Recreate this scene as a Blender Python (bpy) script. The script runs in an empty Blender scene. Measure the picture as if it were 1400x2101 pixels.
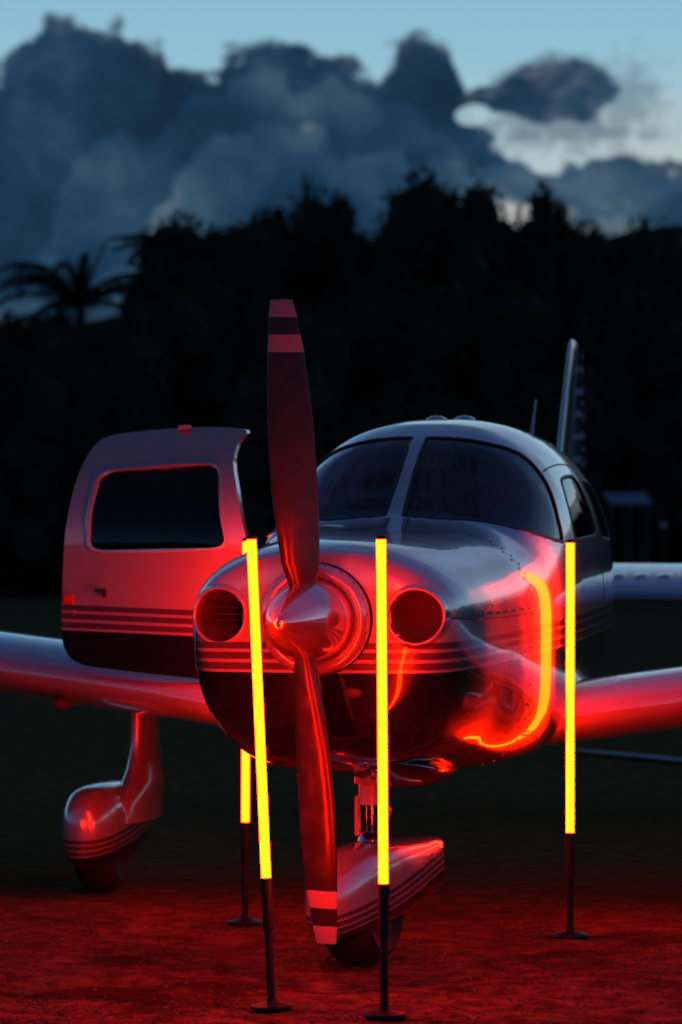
import bpy, bmesh, math, random
import numpy as np
from mathutils import Vector, Matrix, noise
from mathutils.bvhtree import BVHTree

random.seed(7)
rng = np.random.default_rng(7)
scene = bpy.context.scene
COL = scene.collection
R = math.radians

# ------------------------------------------------------------------ camera, sky, light, exposure
CAM_H = 1.49
cam_d = bpy.data.cameras.new("camera")
cam = bpy.data.objects.new("camera", cam_d)
COL.objects.link(cam)
cam.location = (0, 0, CAM_H)
cam.rotation_euler = (R(90.05), 0, 0)
cam_d.sensor_fit = 'HORIZONTAL'
cam_d.sensor_width = 24.0
cam_d.lens = 24.0 * 7450 / 1400
cam_d.clip_start = 0.1
cam_d.clip_end = 5000
cam_d.dof.use_dof = True
cam_d.dof.focus_distance = 11.4
cam_d.dof.aperture_fstop = 3.9
cam_d.dof.aperture_blades = 9
scene.camera = cam

scene.view_settings.view_transform = 'Standard'
scene.view_settings.look = 'None'
scene.view_settings.exposure = 0.0
scene.view_settings.gamma = 1.0
scene.view_settings.use_curve_mapping = False
scene.render.engine = 'CYCLES'
scene.cycles.use_denoising = True
scene.cycles.max_bounces = 8
scene.cycles.filter_width = 1.6
scene.cycles.sample_clamp_indirect = 6.0
scene.cycles.caustics_reflective = False
scene.cycles.caustics_refractive = False


class NB:
    """small node-building helper"""
    def __init__(self, tree):
        self.t = tree
        self.n = tree.nodes
        self.l = tree.links

    def new(self, typ, **kw):
        nd = self.n.new(typ)
        for k, v in kw.items():
            setattr(nd, k, v)
        return nd

    def put(self, sock, v):
        if isinstance(v, bpy.types.NodeSocket):
            self.l.new(v, sock)
        else:
            sock.default_value = v

    def math(self, op, a, b=None, c=None, clamp=False):
        nd = self.new('ShaderNodeMath', operation=op, use_clamp=clamp)
        for i, v in enumerate((a, b, c)):
            if v is not None:
                self.put(nd.inputs[i], v)
        return nd.outputs[0]

    def smooth(self, v, lo, hi, a=0.0, b=1.0):
        nd = self.new('ShaderNodeMapRange', interpolation_type='SMOOTHSTEP')
        self.put(nd.inputs['Value'], v)
        self.put(nd.inputs['From Min'], lo)
        self.put(nd.inputs['From Max'], hi)
        self.put(nd.inputs['To Min'], a)
        self.put(nd.inputs['To Max'], b)
        return nd.outputs[0]

    def mix(self, f, a, b, mode='MIX'):
        nd = self.new('ShaderNodeMix', data_type='RGBA', blend_type=mode)
        self.put(nd.inputs[0], f)
        self.put(nd.inputs[6], a if isinstance(a, bpy.types.NodeSocket) else (*a, 1))
        self.put(nd.inputs[7], b if isinstance(b, bpy.types.NodeSocket) else (*b, 1))
        return nd.outputs[2]

    def noise(self, vec, scale, detail=4, rough=0.55, dim='3D', w=0.0, dist=0.0):
        nd = self.new('ShaderNodeTexNoise', noise_dimensions=dim)
        if vec is not None:
            self.l.new(vec, nd.inputs['Vector'])
        nd.inputs['Scale'].default_value = scale
        nd.inputs['Detail'].default_value = detail
        nd.inputs['Roughness'].default_value = rough
        nd.inputs['Distortion'].default_value = dist
        if dim == '4D':
            nd.inputs['W'].default_value = w
        return nd.outputs[0]

    def ramp(self, f, stops, interp='LINEAR'):
        nd = self.new('ShaderNodeValToRGB')
        cr = nd.color_ramp
        cr.interpolation = interp
        while len(cr.elements) < len(stops):
            cr.elements.new(0.5)
        for e, (p, c) in zip(cr.elements, stops):
            e.position = p
            e.color = (*c, 1) if hasattr(c, '__len__') else (c, c, c, 1)
        self.put(nd.inputs[0], f)
        return nd.outputs[0]


def px_az(x):
    return (x - 700) / 7450


def px_el(y):
    return (1057 - y) / 7450


def build_world():
    w = bpy.data.worlds.new("World")
    scene.world = w
    w.use_nodes = True
    w.node_tree.nodes.clear()
    b = NB(w.node_tree)
    out = b.new('ShaderNodeOutputWorld')
    bg = b.new('ShaderNodeBackground')
    b.l.new(bg.outputs[0], out.inputs[0])
    tc = b.new('ShaderNodeTexCoord')
    sep = b.new('ShaderNodeSeparateXYZ')
    b.l.new(tc.outputs['Generated'], sep.inputs[0])
    x, y, z = sep.outputs
    az = b.math('ARCTAN2', x, y)
    hor = b.math('SQRT', b.math('ADD', b.math('MULTIPLY', x, x), b.math('MULTIPLY', y, y)))
    el = b.math('ARCTAN2', z, hor)
    # dusk sky: the twilight band is low, the zenith already dim
    base = b.ramp(b.math('MULTIPLY', el, 1 / 1.5708, clamp=True),
                  [(0.0, (.58, .55, .49)), (0.035, (.50, .60, .60)), (0.065, (.35, .57, .66)),
                   (0.095, (.235, .475, .645)), (0.16, (.115, .235, .43)), (0.35, (.036, .075, .215)), (1.0, (.018, .036, .13))])
    # brighter towards the afterglow ahead (a little to the right), dimmer behind
    glow = b.math('COSINE', b.math('SUBTRACT', az, 0.25))
    dim = b.smooth(glow, -1.0, 1.0, 0.38, 1.0)
    sky = b.mix(1.0, base, _grey(b, dim), 'MULTIPLY')
    # afterglow: paler low down ahead on the right, violet shade opposite it
    pale = b.math('MULTIPLY', b.smooth(az, -0.01, 0.085), b.math('MULTIPLY', b.smooth(el, .128, .098), b.smooth(glow, .8, .97)))
    sky = b.mix(b.math('MULTIPLY', pale, .65), sky, (.52, .55, .54))
    sky = b.mix(1.0, sky, b.mix(b.smooth(glow, .95, -.6), (1, 1, 1), (.60, .74, 1.0)), 'MULTIPLY')
    # cloud coordinates
    comb = b.new('ShaderNodeCombineXYZ')
    b.put(comb.inputs[0], az)
    b.put(comb.inputs[1], b.math('MULTIPLY', el, 1.25))
    P = comb.outputs[0]
    n_big = b.noise(P, 26, 3, 0.5)
    n_mid = b.noise(P, 70, 5, 0.56)
    n_fine = b.noise(P, 190, 4, 0.6)
    vor = b.new('ShaderNodeTexVoronoi', feature='SMOOTH_F1')
    b.l.new(P, vor.inputs['Vector'])
    vor.inputs['Scale'].default_value = 95
    vor.inputs['Smoothness'].default_value = 0.35
    puff = vor.outputs['Distance']
    # top line of the cumulus bank
    prof = [(0, 150), (30, 105), (50, 62), (100, 42), (150, 50), (200, 66), (240, 62), (272, 95), (330, 112),
            (356, 150), (400, 130), (440, 140), (480, 106), (560, 88), (620, 92), (680, 116), (740, 140),
            (775, 146), (800, 112), (822, 90), (870, 86), (918, 92), (942, 140), (958, 205), (985, 270), (1040, 322), (1150, 330),
            (1250, 330), (1330, 322), (1400, 345)]
    f = b.math('ADD', b.math('MULTIPLY', az, 7450 / 1400), 0.5)
    h01 = b.ramp(f, [(px / 1400, py / 400) for px, py in prof], 'EASE')
    inside = b.smooth(b.math('ABSOLUTE', az), 0.096, 0.14, 1.0, 0.0)
    n_wide = b.noise(P, 9, 4, 0.5)
    hgen = b.math('ADD', b.math('MULTIPLY', n_wide, -1.3), 1.25)
    h = b.math('ADD', b.math('MULTIPLY', h01, inside), b.math('MULTIPLY', hgen, b.math('SUBTRACT', 1.0, inside)))
    top = b.math('SUBTRACT', 1057 / 7450, b.math('MULTIPLY', h, 400 / 7450))
    d = b.math('SUBTRACT', top, el)
    d = b.math('ADD', d, b.math('MULTIPLY', b.math('SUBTRACT', n_mid, 0.5), 0.017))
    d = b.math('ADD', d, b.math('MULTIPLY', b.math('SUBTRACT', n_fine, 0.5), 0.008))
    d = b.math('ADD', d, b.math('MULTIPLY', b.math('SUBTRACT', 0.5, puff), 0.0075))
    bank = b.smooth(d, -0.0016, 0.0026)

    def ell(cx, cy, rx, ry, namp=0.55, n=n_mid, soft=0.16):
        ex = b.math('DIVIDE', b.math('SUBTRACT', az, px_az(cx)), rx / 7450)
        ey = b.math('DIVIDE', b.math('SUBTRACT', el, px_el(cy)), ry / 7450)
        r = b.math('SQRT', b.math('ADD', b.math('MULTIPLY', ex, ex), b.math('MULTIPLY', ey, ey)))
        r = b.math('ADD', r, b.math('MULTIPLY', b.math('SUBTRACT', n, 0.5), namp * 2))
        return b.smooth(r, 1.0 - soft, 1.0 + soft, 1.0, 0.0)
    c2 = ell(1145, 192, 132, 72, 0.5)
    c3 = ell(1010, 205, 75, 26, 0.6)
    c4 = b.math('MULTIPLY', ell(1160, 268, 165, 36, 1.3, n_fine, .7), 0.62)
    c5 = b.math('MULTIPLY', ell(1285, 215, 62, 70, 1.5, n_fine, 0.8), 0.5)
    hole = ell(972, 240, 34, 22, 0.6)
    gap = ell(1030, 440, 95, 22, 1.0, n_mid, 0.6)
    cl = b.math('MAXIMUM', b.math('MAXIMUM', bank, c2), b.math('MAXIMUM', c3, b.math('MAXIMUM', c4, c5)))
    cl = b.math('MULTIPLY', cl, b.math('SUBTRACT', 1.0, b.math('MULTIPLY', hole, 0.85)))
    cl = b.math('MULTIPLY', cl, b.math('SUBTRACT', 1.0, b.math('MULTIPLY', gap, 0.8)))
    # overhead: broken cloud continuing from the bank
    n_sky = b.noise(tc.outputs['Generated'], 3.2, 6, 0.56)
    over = b.math('MULTIPLY', b.smooth(n_sky, 0.46, 0.62), b.smooth(el, 0.2, 0.34))
    cl = b.math('MAXIMUM', cl, b.math('MULTIPLY', over, 0.85))
    # billows inside: several overlapping heads, dim blue, paler where the cloud is thin
    dn = b.new('ShaderNodeVectorMath', operation='ADD')
    b.l.new(P, dn.inputs[0])
    nv = b.new('ShaderNodeTexNoise')
    b.l.new(P, nv.inputs['Vector'])
    nv.inputs['Scale'].default_value = 45
    nv.inputs['Detail'].default_value = 4
    sc = b.new('ShaderNodeVectorMath', operation='SCALE')
    b.l.new(nv.outputs['Color'], sc.inputs[0])
    sc.inputs['Scale'].default_value = 0.016
    b.l.new(sc.outputs[0], dn.inputs[1])
    v2 = b.new('ShaderNodeTexVoronoi', feature='SMOOTH_F1')
    b.l.new(dn.outputs[0], v2.inputs['Vector'])
    v2.inputs['Scale'].default_value = 21
    v2.inputs['Smoothness'].default_value = 0.55
    heads = b.smooth(v2.outputs['Distance'], 0.15, 0.75)
    shade = b.math('ADD', b.math('MULTIPLY_ADD', n_big, 0.9, -.34), b.math('MULTIPLY', n_mid, 0.45))
    shade = b.math('ADD', shade, b.math('MULTIPLY', heads, 0.34))
    # relief: the side of each billow turned to the bright upper sky is paler
    off = b.new('ShaderNodeVectorMath', operation='ADD')
    b.l.new(P, off.inputs[0])
    off.inputs[1].default_value = (0.0016, 0.0034, 0)
    r0 = b.noise(P, 34, 4, 0.5)
    r1 = b.noise(off.outputs[0], 34, 4, 0.5)
    relief = b.math('MULTIPLY', b.math('SUBTRACT', r0, r1), .8)
    shade = b.math('ADD', shade, relief)
    # nearer heads standing in front of the bank: pale along their crest, darker below

    def layer(pts, amp, reach, strength):
        hh = b.ramp(f, [(px / 1400, py / 700) for px, py in pts], 'EASE')
        dd = b.math('SUBTRACT', b.math('SUBTRACT', 1057 / 7450, b.math('MULTIPLY', hh, 700 / 7450)), el)
        dd = b.math('ADD', dd, b.math('MULTIPLY', b.math('SUBTRACT', n_mid, 0.5), amp))
        dd = b.math('ADD', dd, b.math('MULTIPLY', b.math('SUBTRACT', 0.5, puff), amp * .5))
        on = b.smooth(dd, -0.0012, 0.0022)
        fall = b.smooth(dd, 0.001, reach, 1.0, 0.0)
        back = b.smooth(dd, -0.016, 0.0, 0.0, 1.0)
        v_ = b.math('MULTIPLY', b.math('MULTIPLY', on, fall), strength)
        v_ = b.math('SUBTRACT', v_, b.math('MULTIPLY', b.math('MULTIPLY', b.math('SUBTRACT', 1.0, on), back), strength * .45))
        return b.math('MULTIPLY', v_, inside)
    shade = b.math('ADD', shade, layer([(0, 640), (50, 600), (95, 500), (130, 390), (165, 320), (215, 285), (262, 275), (320, 268), (340, 235),
                                        (400, 204), (455, 190), (482, 152), (530, 138), (580, 146), (604, 182), (680, 168), (740, 190),
                                        (800, 215), (900, 250), (960, 330), (1100, 440), (1400, 470)], .012, .024, .12))
    shade = b.math('ADD', shade, layer([(0, 690), (250, 560), (330, 420), (400, 318), (470, 276), (560, 264), (640, 272), (720, 300), (800, 292),
                                        (860, 330), (920, 345), (1000, 352), (1100, 350), (1400, 360)], .014, .034, .15))
    low = b.smooth(el, px_el(560), px_el(230), 1.0, 0.0)
    right = b.smooth(az, px_az(150), px_az(1150))
    shade = b.math('ADD', shade, b.math('MULTIPLY', low, b.math('ADD', 0.08, b.math('MULTIPLY', right, 0.16))))
    shade = b.math('ADD', shade, b.math('MULTIPLY', right, 0.09))
    dark = b.ramp(shade, [(0.38, (.008, .026, .054)), (0.60, (.011, .041, .088)), (0.78, (.022, .063, .116)),
                          (0.94, (.046, .098, .152)), (1.0, (.092, .140, .185))])
    band = ell(1190, 378, 260, 40, 0.35)
    dark = b.mix(b.math('MULTIPLY', band, 0.55), dark, (.035, .085, .15))
    rim = b.math('MULTIPLY', b.smooth(d, 0.0, 0.007, 1.0, 0.0), b.smooth(n_mid, 0.45, 0.7))
    dark = b.mix(b.math('MULTIPLY', rim, b.math('MULTIPLY', inside, 0.5)), dark, (.17, .20, .26))
    ddim = b.smooth(glow, -1.0, 1.0, 0.75, 1.0)
    dark = b.mix(1.0, dark, _grey(b, ddim), 'MULTIPLY')
    col = b.mix(cl, sky, dark)
    # cream gaps near the horizon under the bank
    warm = b.math('MULTIPLY', gap, 0.7)
    col = b.mix(warm, col, (.56, .52, .47))
    below = b.smooth(el, -0.03, 0.0)
    col = b.mix(below, (.02, .025, .03), col)
    b.l.new(col, bg.inputs['Color'])
    bg.inputs['Strength'].default_value = 1.0


def _grey(b, v):
    c = b.new('ShaderNodeCombineXYZ')
    for i in range(3):
        b.put(c.inputs[i], v)
    return c.outputs[0]


build_world()

# a last trace of skylight direction: the sun is already under the tree line
sun_d = bpy.data.lights.new("sun", 'SUN')
sun_d.energy = 0.02
sun_d.angle = R(30)
sun_d.color = (1.0, .86, .7)
sun = bpy.data.objects.new("sun", sun_d)
COL.objects.link(sun)
sun.rotation_euler = (R(80), 0, R(165))

# ------------------------------------------------------------------ object helpers


def props(o, label=None, category=None, group=None, kind=None):
    for k, v in (('label', label), ('category', category), ('group', group), ('kind', kind)):
        if v:
            o[k] = v
    return o


def mesh_obj(name, verts, faces, mat=None, parent=None, smooth=True, edges=()):
    me = bpy.data.meshes.new(name)
    me.from_pydata([tuple(map(float, v)) for v in verts], list(edges), [tuple(map(int, f)) for f in faces])
    me.validate()
    me.update()
    if smooth:
        me.polygons.foreach_set('use_smooth', [True] * len(me.polygons))
    if mat:
        me.materials.append(mat)
    o = bpy.data.objects.new(name, me)
    COL.objects.link(o)
    if parent:
        o.parent = parent
    return o


def bm_obj(name, bm, mat=None, parent=None, smooth=True, sharp=35):
    bmesh.ops.recalc_face_normals(bm, faces=bm.faces)
    if smooth:
        for f in bm.faces:
            f.smooth = True
        for e in bm.edges:
            if len(e.link_faces) == 2 and e.calc_face_angle(0) > R(sharp):
                e.smooth = False
    me = bpy.data.meshes.new(name)
    bm.to_mesh(me)
    bm.free()
    if mat:
        me.materials.append(mat)
    o = bpy.data.objects.new(name, me)
    COL.objects.link(o)
    if parent:
        o.parent = parent
    return o


def empty(name, loc, rz=0.0, rot=None):
    o = bpy.data.objects.new(name, None)
    o.empty_display_size = 0.2
    COL.objects.link(o)
    o.location = loc
    o.rotation_euler = rot if rot else (0, 0, rz)
    return o


def ring_loft(bm, rings, closed=True, cap0=True, cap1=True):
    vs = [[bm.verts.new(p) for p in r] for r in rings]
    n = len(rings[0])
    for a, c in zip(vs[:-1], vs[1:]):
        for i in range(n if closed else n - 1):
            j = (i + 1) % n
            bm.faces.new((a[i], a[j], c[j], c[i]))
    if closed and cap0:
        bm.faces.new(vs[0][::-1])
    if closed and cap1:
        bm.faces.new(vs[-1])
    return vs


def lathe(bm, prof, axis='z', n=32, origin=(0, 0, 0), cap0=True, cap1=True):
    """prof: (radius, position along axis)"""
    rings = []
    for r, h in prof:
        ring = []
        for i in range(n):
            a = 2 * math.pi * i / n
            c, s = r * math.cos(a), r * math.sin(a)
            p = {'z': (c, s, h), 'y': (c, h, s), 'x': (h, c, s)}[axis]
            ring.append(Vector(p) + Vector(origin))
        rings.append(ring)
    return ring_loft(bm, rings, True, cap0, cap1)


def tube(bm, pts, rad, n=8):
    pts = [Vector(p) for p in pts]
    rads = rad if hasattr(rad, '__len__') else [rad] * len(pts)
    rings = []
    for i, p in enumerate(pts):
        t = (pts[min(i + 1, len(pts) - 1)] - pts[max(i - 1, 0)]).normalized()
        up = Vector((0, 0, 1)) if abs(t.z) < 0.9 else Vector((1, 0, 0))
        a = t.cross(up).normalized()
        c = t.cross(a).normalized()
        rings.append([p + (a * math.cos(q) + c * math.sin(q)) * rads[i]
                      for q in [2 * math.pi * k / n for k in range(n)]])
    ring_loft(bm, rings)


def box(bm, c, s, rot=None):
    m = Matrix.Translation(Vector(c))
    if rot is not None:
        m = m @ rot
    r = bmesh.ops.create_cube(bm, size=1.0, matrix=m @ Matrix.Diagonal((s[0], s[1], s[2], 1)))
    return r['verts']


# ------------------------------------------------------------------ materials


def pbr(name, color, rough=0.5, metal=0.0, coat=0.0, coat_rough=0.03, spec=0.5):
    m = bpy.data.materials.new(name)
    m.use_nodes = True
    p = m.node_tree.nodes['Principled BSDF']
    p.inputs['Base Color'].default_value = (*color, 1)
    p.inputs['Roughness'].default_value = rough
    p.inputs['Metallic'].default_value = metal
    p.inputs['Coat Weight'].default_value = coat
    p.inputs['Coat Roughness'].default_value = coat_rough
    p.inputs['Specular IOR Level'].default_value = spec
    return m, NB(m.node_tree), p


def add_wave(b, p, scale, strength, dist=0.01, coord='Object', detail=2):
    tc = b.new('ShaderNodeTexCoord')
    n = b.noise(tc.outputs[coord], scale, detail, 0.5)
    bp = b.new('ShaderNodeBump')
    bp.inputs['Strength'].default_value = strength
    bp.inputs['Distance'].default_value = dist
    b.l.new(n, bp.inputs['Height'])
    b.l.new(bp.outputs[0], p.inputs['Normal'])
    if 'Coat Normal' in p.inputs:
        b.l.new(bp.outputs[0], p.inputs['Coat Normal'])
    return tc


WHITE = (.54, .54, .57)
NAVY = (.010, .012, .026)
BAND = (.13, .11, .16)


def paint(name, z0=None, k=0.0, scale=1.0, metal=.55):
    """glossy white aircraft paint; below z0 + k*y a stack of pinstripes, then dark paint"""
    m, b, p = pbr(name, WHITE, 0.32, metal, 1.0, 0.03)
    p.inputs['Coat IOR'].default_value = 1.75
    tc = add_wave(b, p, 4.0, 0.16, 0.006)
    dirt = b.noise(tc.outputs['Object'], 11, 6, 0.62)
    fleck = b.noise(tc.outputs['Object'], 90, 3, 0.6)
    col = b.mix(b.math('MULTIPLY', b.smooth(dirt, 0.45, 0.85), 0.12), WHITE, (.45, .43, .42))
    col = b.mix(b.math('MULTIPLY', b.smooth(fleck, 0.66, 0.74), 0.25), col, (.35, .33, .31))
    if z0 is not None:
        sep = b.new('ShaderNodeSeparateXYZ')
        b.l.new(tc.outputs['Object'], sep.inputs[0])
        v = b.math('SUBTRACT', sep.outputs[2], b.math('MULTIPLY_ADD', sep.outputs[1], k, z0))
        v = b.math('MULTIPLY_ADD', v, 1 / (0.2 * scale), 0.5)
        dk, wh, bd = (0, 0, 0), (1, 0, 0), (0, 1, 0)
        sel = b.ramp(v, [(0.0, dk), (0.5, wh), (0.545, bd), (0.655, wh), (0.71, bd), (0.82, wh), (0.875, bd), (0.98, wh)],
                     'CONSTANT')
        ss = b.new('ShaderNodeSeparateColor')
        b.l.new(sel, ss.inputs[0])
        c = b.mix(ss.outputs[1], b.mix(ss.outputs[0], NAVY, col), BAND)
        col = c
    b.l.new(col, p.inputs['Base Color'])
    rr = b.smooth(dirt, 0.3, 0.9, 0.21, 0.30)
    b.l.new(rr, p.inputs['Roughness'])
    return m


M_BODY = paint("body paint with pinstripes", 0.992, 0.018)
M_WHITE = paint("white wing paint")
M_PANT_N = paint("nose fairing paint", 0.20, 0.21, 0.72)
M_PANT_M = paint("main fairing paint", 0.205, 0.10, 0.70)
M_NAVY, _b, _p = pbr("navy trim paint", NAVY, .3, 0, 1, .04)
M_SPIN, _b, _p = pbr("silver painted spinner", (.58, .55, .58), .15, .93, .4, .03)
add_wave(_b, _p, 7, .06, .004)
M_RING, _b, _p = pbr("silver ring enamel", (.60, .56, .58), .21, .72, .8, .03)
M_BLACK, _b, _p = pbr("black powder coat", (.012, .012, .013), .45)
add_wave(_b, _p, 120, .2, .001)
M_SEAM, _b, _p = pbr("panel gap", (.02, .018, .02), .6)
M_SCREW, _b, _p = pbr("fastener steel", (.35, .34, .34), .35, 1.0)
M_SCREWD, _b, _p = pbr("dark screw", (.04, .035, .04), .5, .6)
M_RUBBER, _b, _p = pbr("tyre rubber", (.012, .012, .012), .75)
add_wave(_b, _p, 60, .3, .002)
M_CHROME, _b, _p = pbr("oleo chrome", (.8, .8, .8), .08, 1.0)
M_STRUT, _b, _p = pbr("strut enamel", (.55, .55, .56), .35, 0, .5)
add_wave(_b, _p, 30, .2, .002)
M_DARKIN, _b, _p = pbr("inlet lining", (.05, .045, .045), .6)
M_FIN, _b, _p = pbr("cylinder fins", (.05, .045, .045), .6, .2)
M_TRIM, _b, _p = pbr("cabin trim", (.10, .085, .10), .7)
M_SEAT, _b, _p = pbr("seat leather", (.14, .11, .11), .5)
add_wave(_b, _p, 40, .3, .003)
M_RED, _b, _p = pbr("red reflector", (.65, .02, .015), .2, 0, 1)
M_STEEL, _b, _p = pbr("brushed steel", (.4, .4, .42), .3, 1)
M_SEAL, _b, _p = pbr("black window seal", (.018, .018, .02), .5)
M_CHALK, _b, _p = pbr("chalk line", (.42, .42, .43), .9)
M_ROOF, _b, _p = pbr("pale sheet roof", (.40, .40, .46), .45)
add_wave(_b, _p, 4, .3, .01)
M_POST, _b, _p = pbr("weathered timber", (.10, .085, .07), .8)
M_GLOBE, _b, _p = pbr("pale globe", (.75, .73, .7), .3)


def glass_mat(name, tint):
    m = bpy.data.materials.new(name)
    m.use_nodes = True
    m.node_tree.nodes.clear()
    b = NB(m.node_tree)
    out = b.new('ShaderNodeOutputMaterial')
    tr = b.new('ShaderNodeBsdfTransparent')
    tr.inputs[0].default_value = (*tint, 1)
    gl = b.new('ShaderNodeBsdfGlossy')
    gl.inputs['Roughness'].default_value = 0.015
    gl.inputs['Color'].default_value = (.95, .95, .97, 1)
    ge = b.new('ShaderNodeNewGeometry')
    dt = b.new('ShaderNodeVectorMath', operation='DOT_PRODUCT')
    b.l.new(ge.outputs['Incoming'], dt.inputs[0])
    b.l.new(ge.outputs['Normal'], dt.inputs[1])
    k = b.math('SUBTRACT', 1.0, b.math('ABSOLUTE', dt.outputs['Value']), clamp=True)
    fres = b.math('MULTIPLY_ADD', b.math('POWER', k, 5.0), .955, .045)
    mx = b.new('ShaderNodeMixShader')
    b.l.new(fres, mx.inputs[0])
    b.l.new(tr.outputs[0], mx.inputs[1])
    b.l.new(gl.outputs[0], mx.inputs[2])
    b.l.new(mx.outputs[0], out.inputs[0])
    return m


M_GLASS = glass_mat("tinted acrylic glass", (.42, .40, .46))


def blade_mat():
    m, b, p = pbr("propeller blade paint", (.03, .025, .026), .50, 0, .05, .3)
    tc = b.new('ShaderNodeTexCoord')
    sep = b.new('ShaderNodeSeparateXYZ')
    b.l.new(tc.outputs['Object'], sep.inputs[0])
    r = b.math('ABSOLUTE', sep.outputs[2])
    sel = b.ramp(r, [(0.0, 0), (0.835, 1), (0.888, 0), (0.944, 1)], 'CONSTANT')
    n = b.noise(tc.outputs['Object'], 14, 6, 0.65)
    mp = b.new('ShaderNodeMapping')
    mp.inputs['Scale'].default_value = (60, 60, 4)
    b.l.new(tc.outputs['Object'], mp.inputs[0])
    n2 = b.noise(mp.outputs[0], 1, 4, 0.6)
    dk = b.mix(b.smooth(n, .4, .75), (.018, .014, .016), (.034, .028, .03))
    dk = b.mix(b.math('MULTIPLY', b.smooth(n2, .62, .78), .3), dk, (.08, .07, .07))
    wh = b.mix(b.math('MULTIPLY', b.smooth(n, .5, .8), .4), (.32, .31, .33), (.22, .21, .22))
    b.l.new(b.mix(sel, dk, wh), p.inputs['Base Color'])
    b.l.new(b.smooth(n, .3, .8, .3, .5), p.inputs['Roughness'])
    return m


M_BLADE = blade_mat()


def tube_mat():
    m = bpy.data.materials.new("red LED tube")
    m.use_nodes = True
    m.node_tree.nodes.clear()
    b = NB(m.node_tree)
    out = b.new('ShaderNodeOutputMaterial')
    e = b.new('ShaderNodeEmission')
    e.inputs['Color'].default_value = (1.0, .0070, .00016, 1)
    e.inputs['Strength'].default_value = 150.0
    b.l.new(e.outputs[0], out.inputs[0])
    return m


M_TUBE = tube_mat()



def ground_mat():
    m, b, p = pbr("dusty ground with worn grass", (.1, .06, .04), .9)
    p.inputs['Specular IOR Level'].default_value = 0.0
    tc = b.new('ShaderNodeTexCoord')
    O = tc.outputs['Object']
    sep = b.new('ShaderNodeSeparateXYZ')
    b.l.new(O, sep.inputs[0])
    n1 = b.noise(O, 1.7, 6, .6)
    n2 = b.noise(O, 9, 6, .65)
    n3 = b.noise(O, 60, 4, .6)
    soil = b.mix(b.smooth(n2, .35, .7), (.075, .04, .028), (.27, .13, .08))
    soil = b.mix(b.math('MULTIPLY', b.smooth(n3, .5, .72), .22), soil, (.27, .16, .10))
    damp = b.smooth(b.noise(O, 2.1, 5, .55, '4D', 4.0), .47, .62)
    soil = b.mix(b.math('MULTIPLY', damp, .9), soil, (.045, .026, .018))
    grass = b.mix(b.smooth(n2, .3, .7), (.105, .076, .028), (.19, .135, .052))
    edge = b.math('ADD', sep.outputs[1], b.math('MULTIPLY', b.math('SUBTRACT', n1, .5), 5.0))
    f = b.smooth(edge, 11.6, 15.5)
    patch = b.smooth(b.noise(O, 2.6, 7, .68), .50, .62)
    f = b.math('MAXIMUM', f, b.math('MULTIPLY', patch, .75))
    b.l.new(b.mix(f, soil, grass), p.inputs['Base Color'])
    hgt = b.math('ADD', b.math('MULTIPLY', n2, .9), b.math('MULTIPLY', n3, .25))
    bp = b.new('ShaderNodeBump')
    bp.inputs['Strength'].default_value = .8
    bp.inputs['Distance'].default_value = .06
    b.l.new(hgt, bp.inputs['Height'])
    b.l.new(bp.outputs[0], p.inputs['Normal'])
    return m


def leaf_mat(name, a, c):
    m, b, p = pbr(name, a, .6)
    p.inputs['Specular IOR Level'].default_value = .04
    g = b.new('ShaderNodeNewGeometry')
    oi = b.new('ShaderNodeObjectInfo')
    f = b.math('MULTIPLY_ADD', g.outputs['Random Per Island'], .7, b.math('MULTIPLY', oi.outputs['Random'], .3))
    b.l.new(b.mix(f, a, c), p.inputs['Base Color'])
    return m


M_LEAF = leaf_mat("dark evergreen leaves", (.045, .046, .026), (.105, .098, .055))
M_PALM = leaf_mat("palm leaflets", (.022, .030, .014), (.05, .055, .028))
M_BARK, _b, _p = pbr("rough bark", (.06, .05, .04), .9)
add_wave(_b, _p, 14, .8, .05)
M_GRASS = leaf_mat("dry grass blades", (.09, .06, .03), (.26, .16, .085))
M_STONE = leaf_mat("pebbles", (.08, .05, .04), (.22, .14, .10))
M_HILL, _b, _p = pbr("wooded hillside", (.03, .034, .022), .9, spec=0.0)
_tc = _b.new('ShaderNodeTexCoord')
_b.l.new(_b.mix(_b.noise(_tc.outputs['Object'], .12, 6, .65), (.018, .022, .014), (.045, .05, .032)), _p.inputs['Base Color'])

# ------------------------------------------------------------------ setting: ground, hill, painted line


def near_h(x, y):
    """small bumps of the trodden ground; flat where the machine and the stands rest"""
    v = noise.fractal(Vector((x * 1.6, y * 1.1, 3.1)), 1.0, 2.0, 4) * .014
    v += noise.fractal(Vector((x * 6.5, y * 5.0, 9.7)), 1.0, 2.0, 3) * .007
    # shallow trodden furrow on the left
    v -= .028 * math.exp(-((y - 11.60 - .04 * math.sin(x * 7)) / .045) ** 2) * (1 if -1.0 < x < -.57 else 0)
    return v - .006


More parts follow.
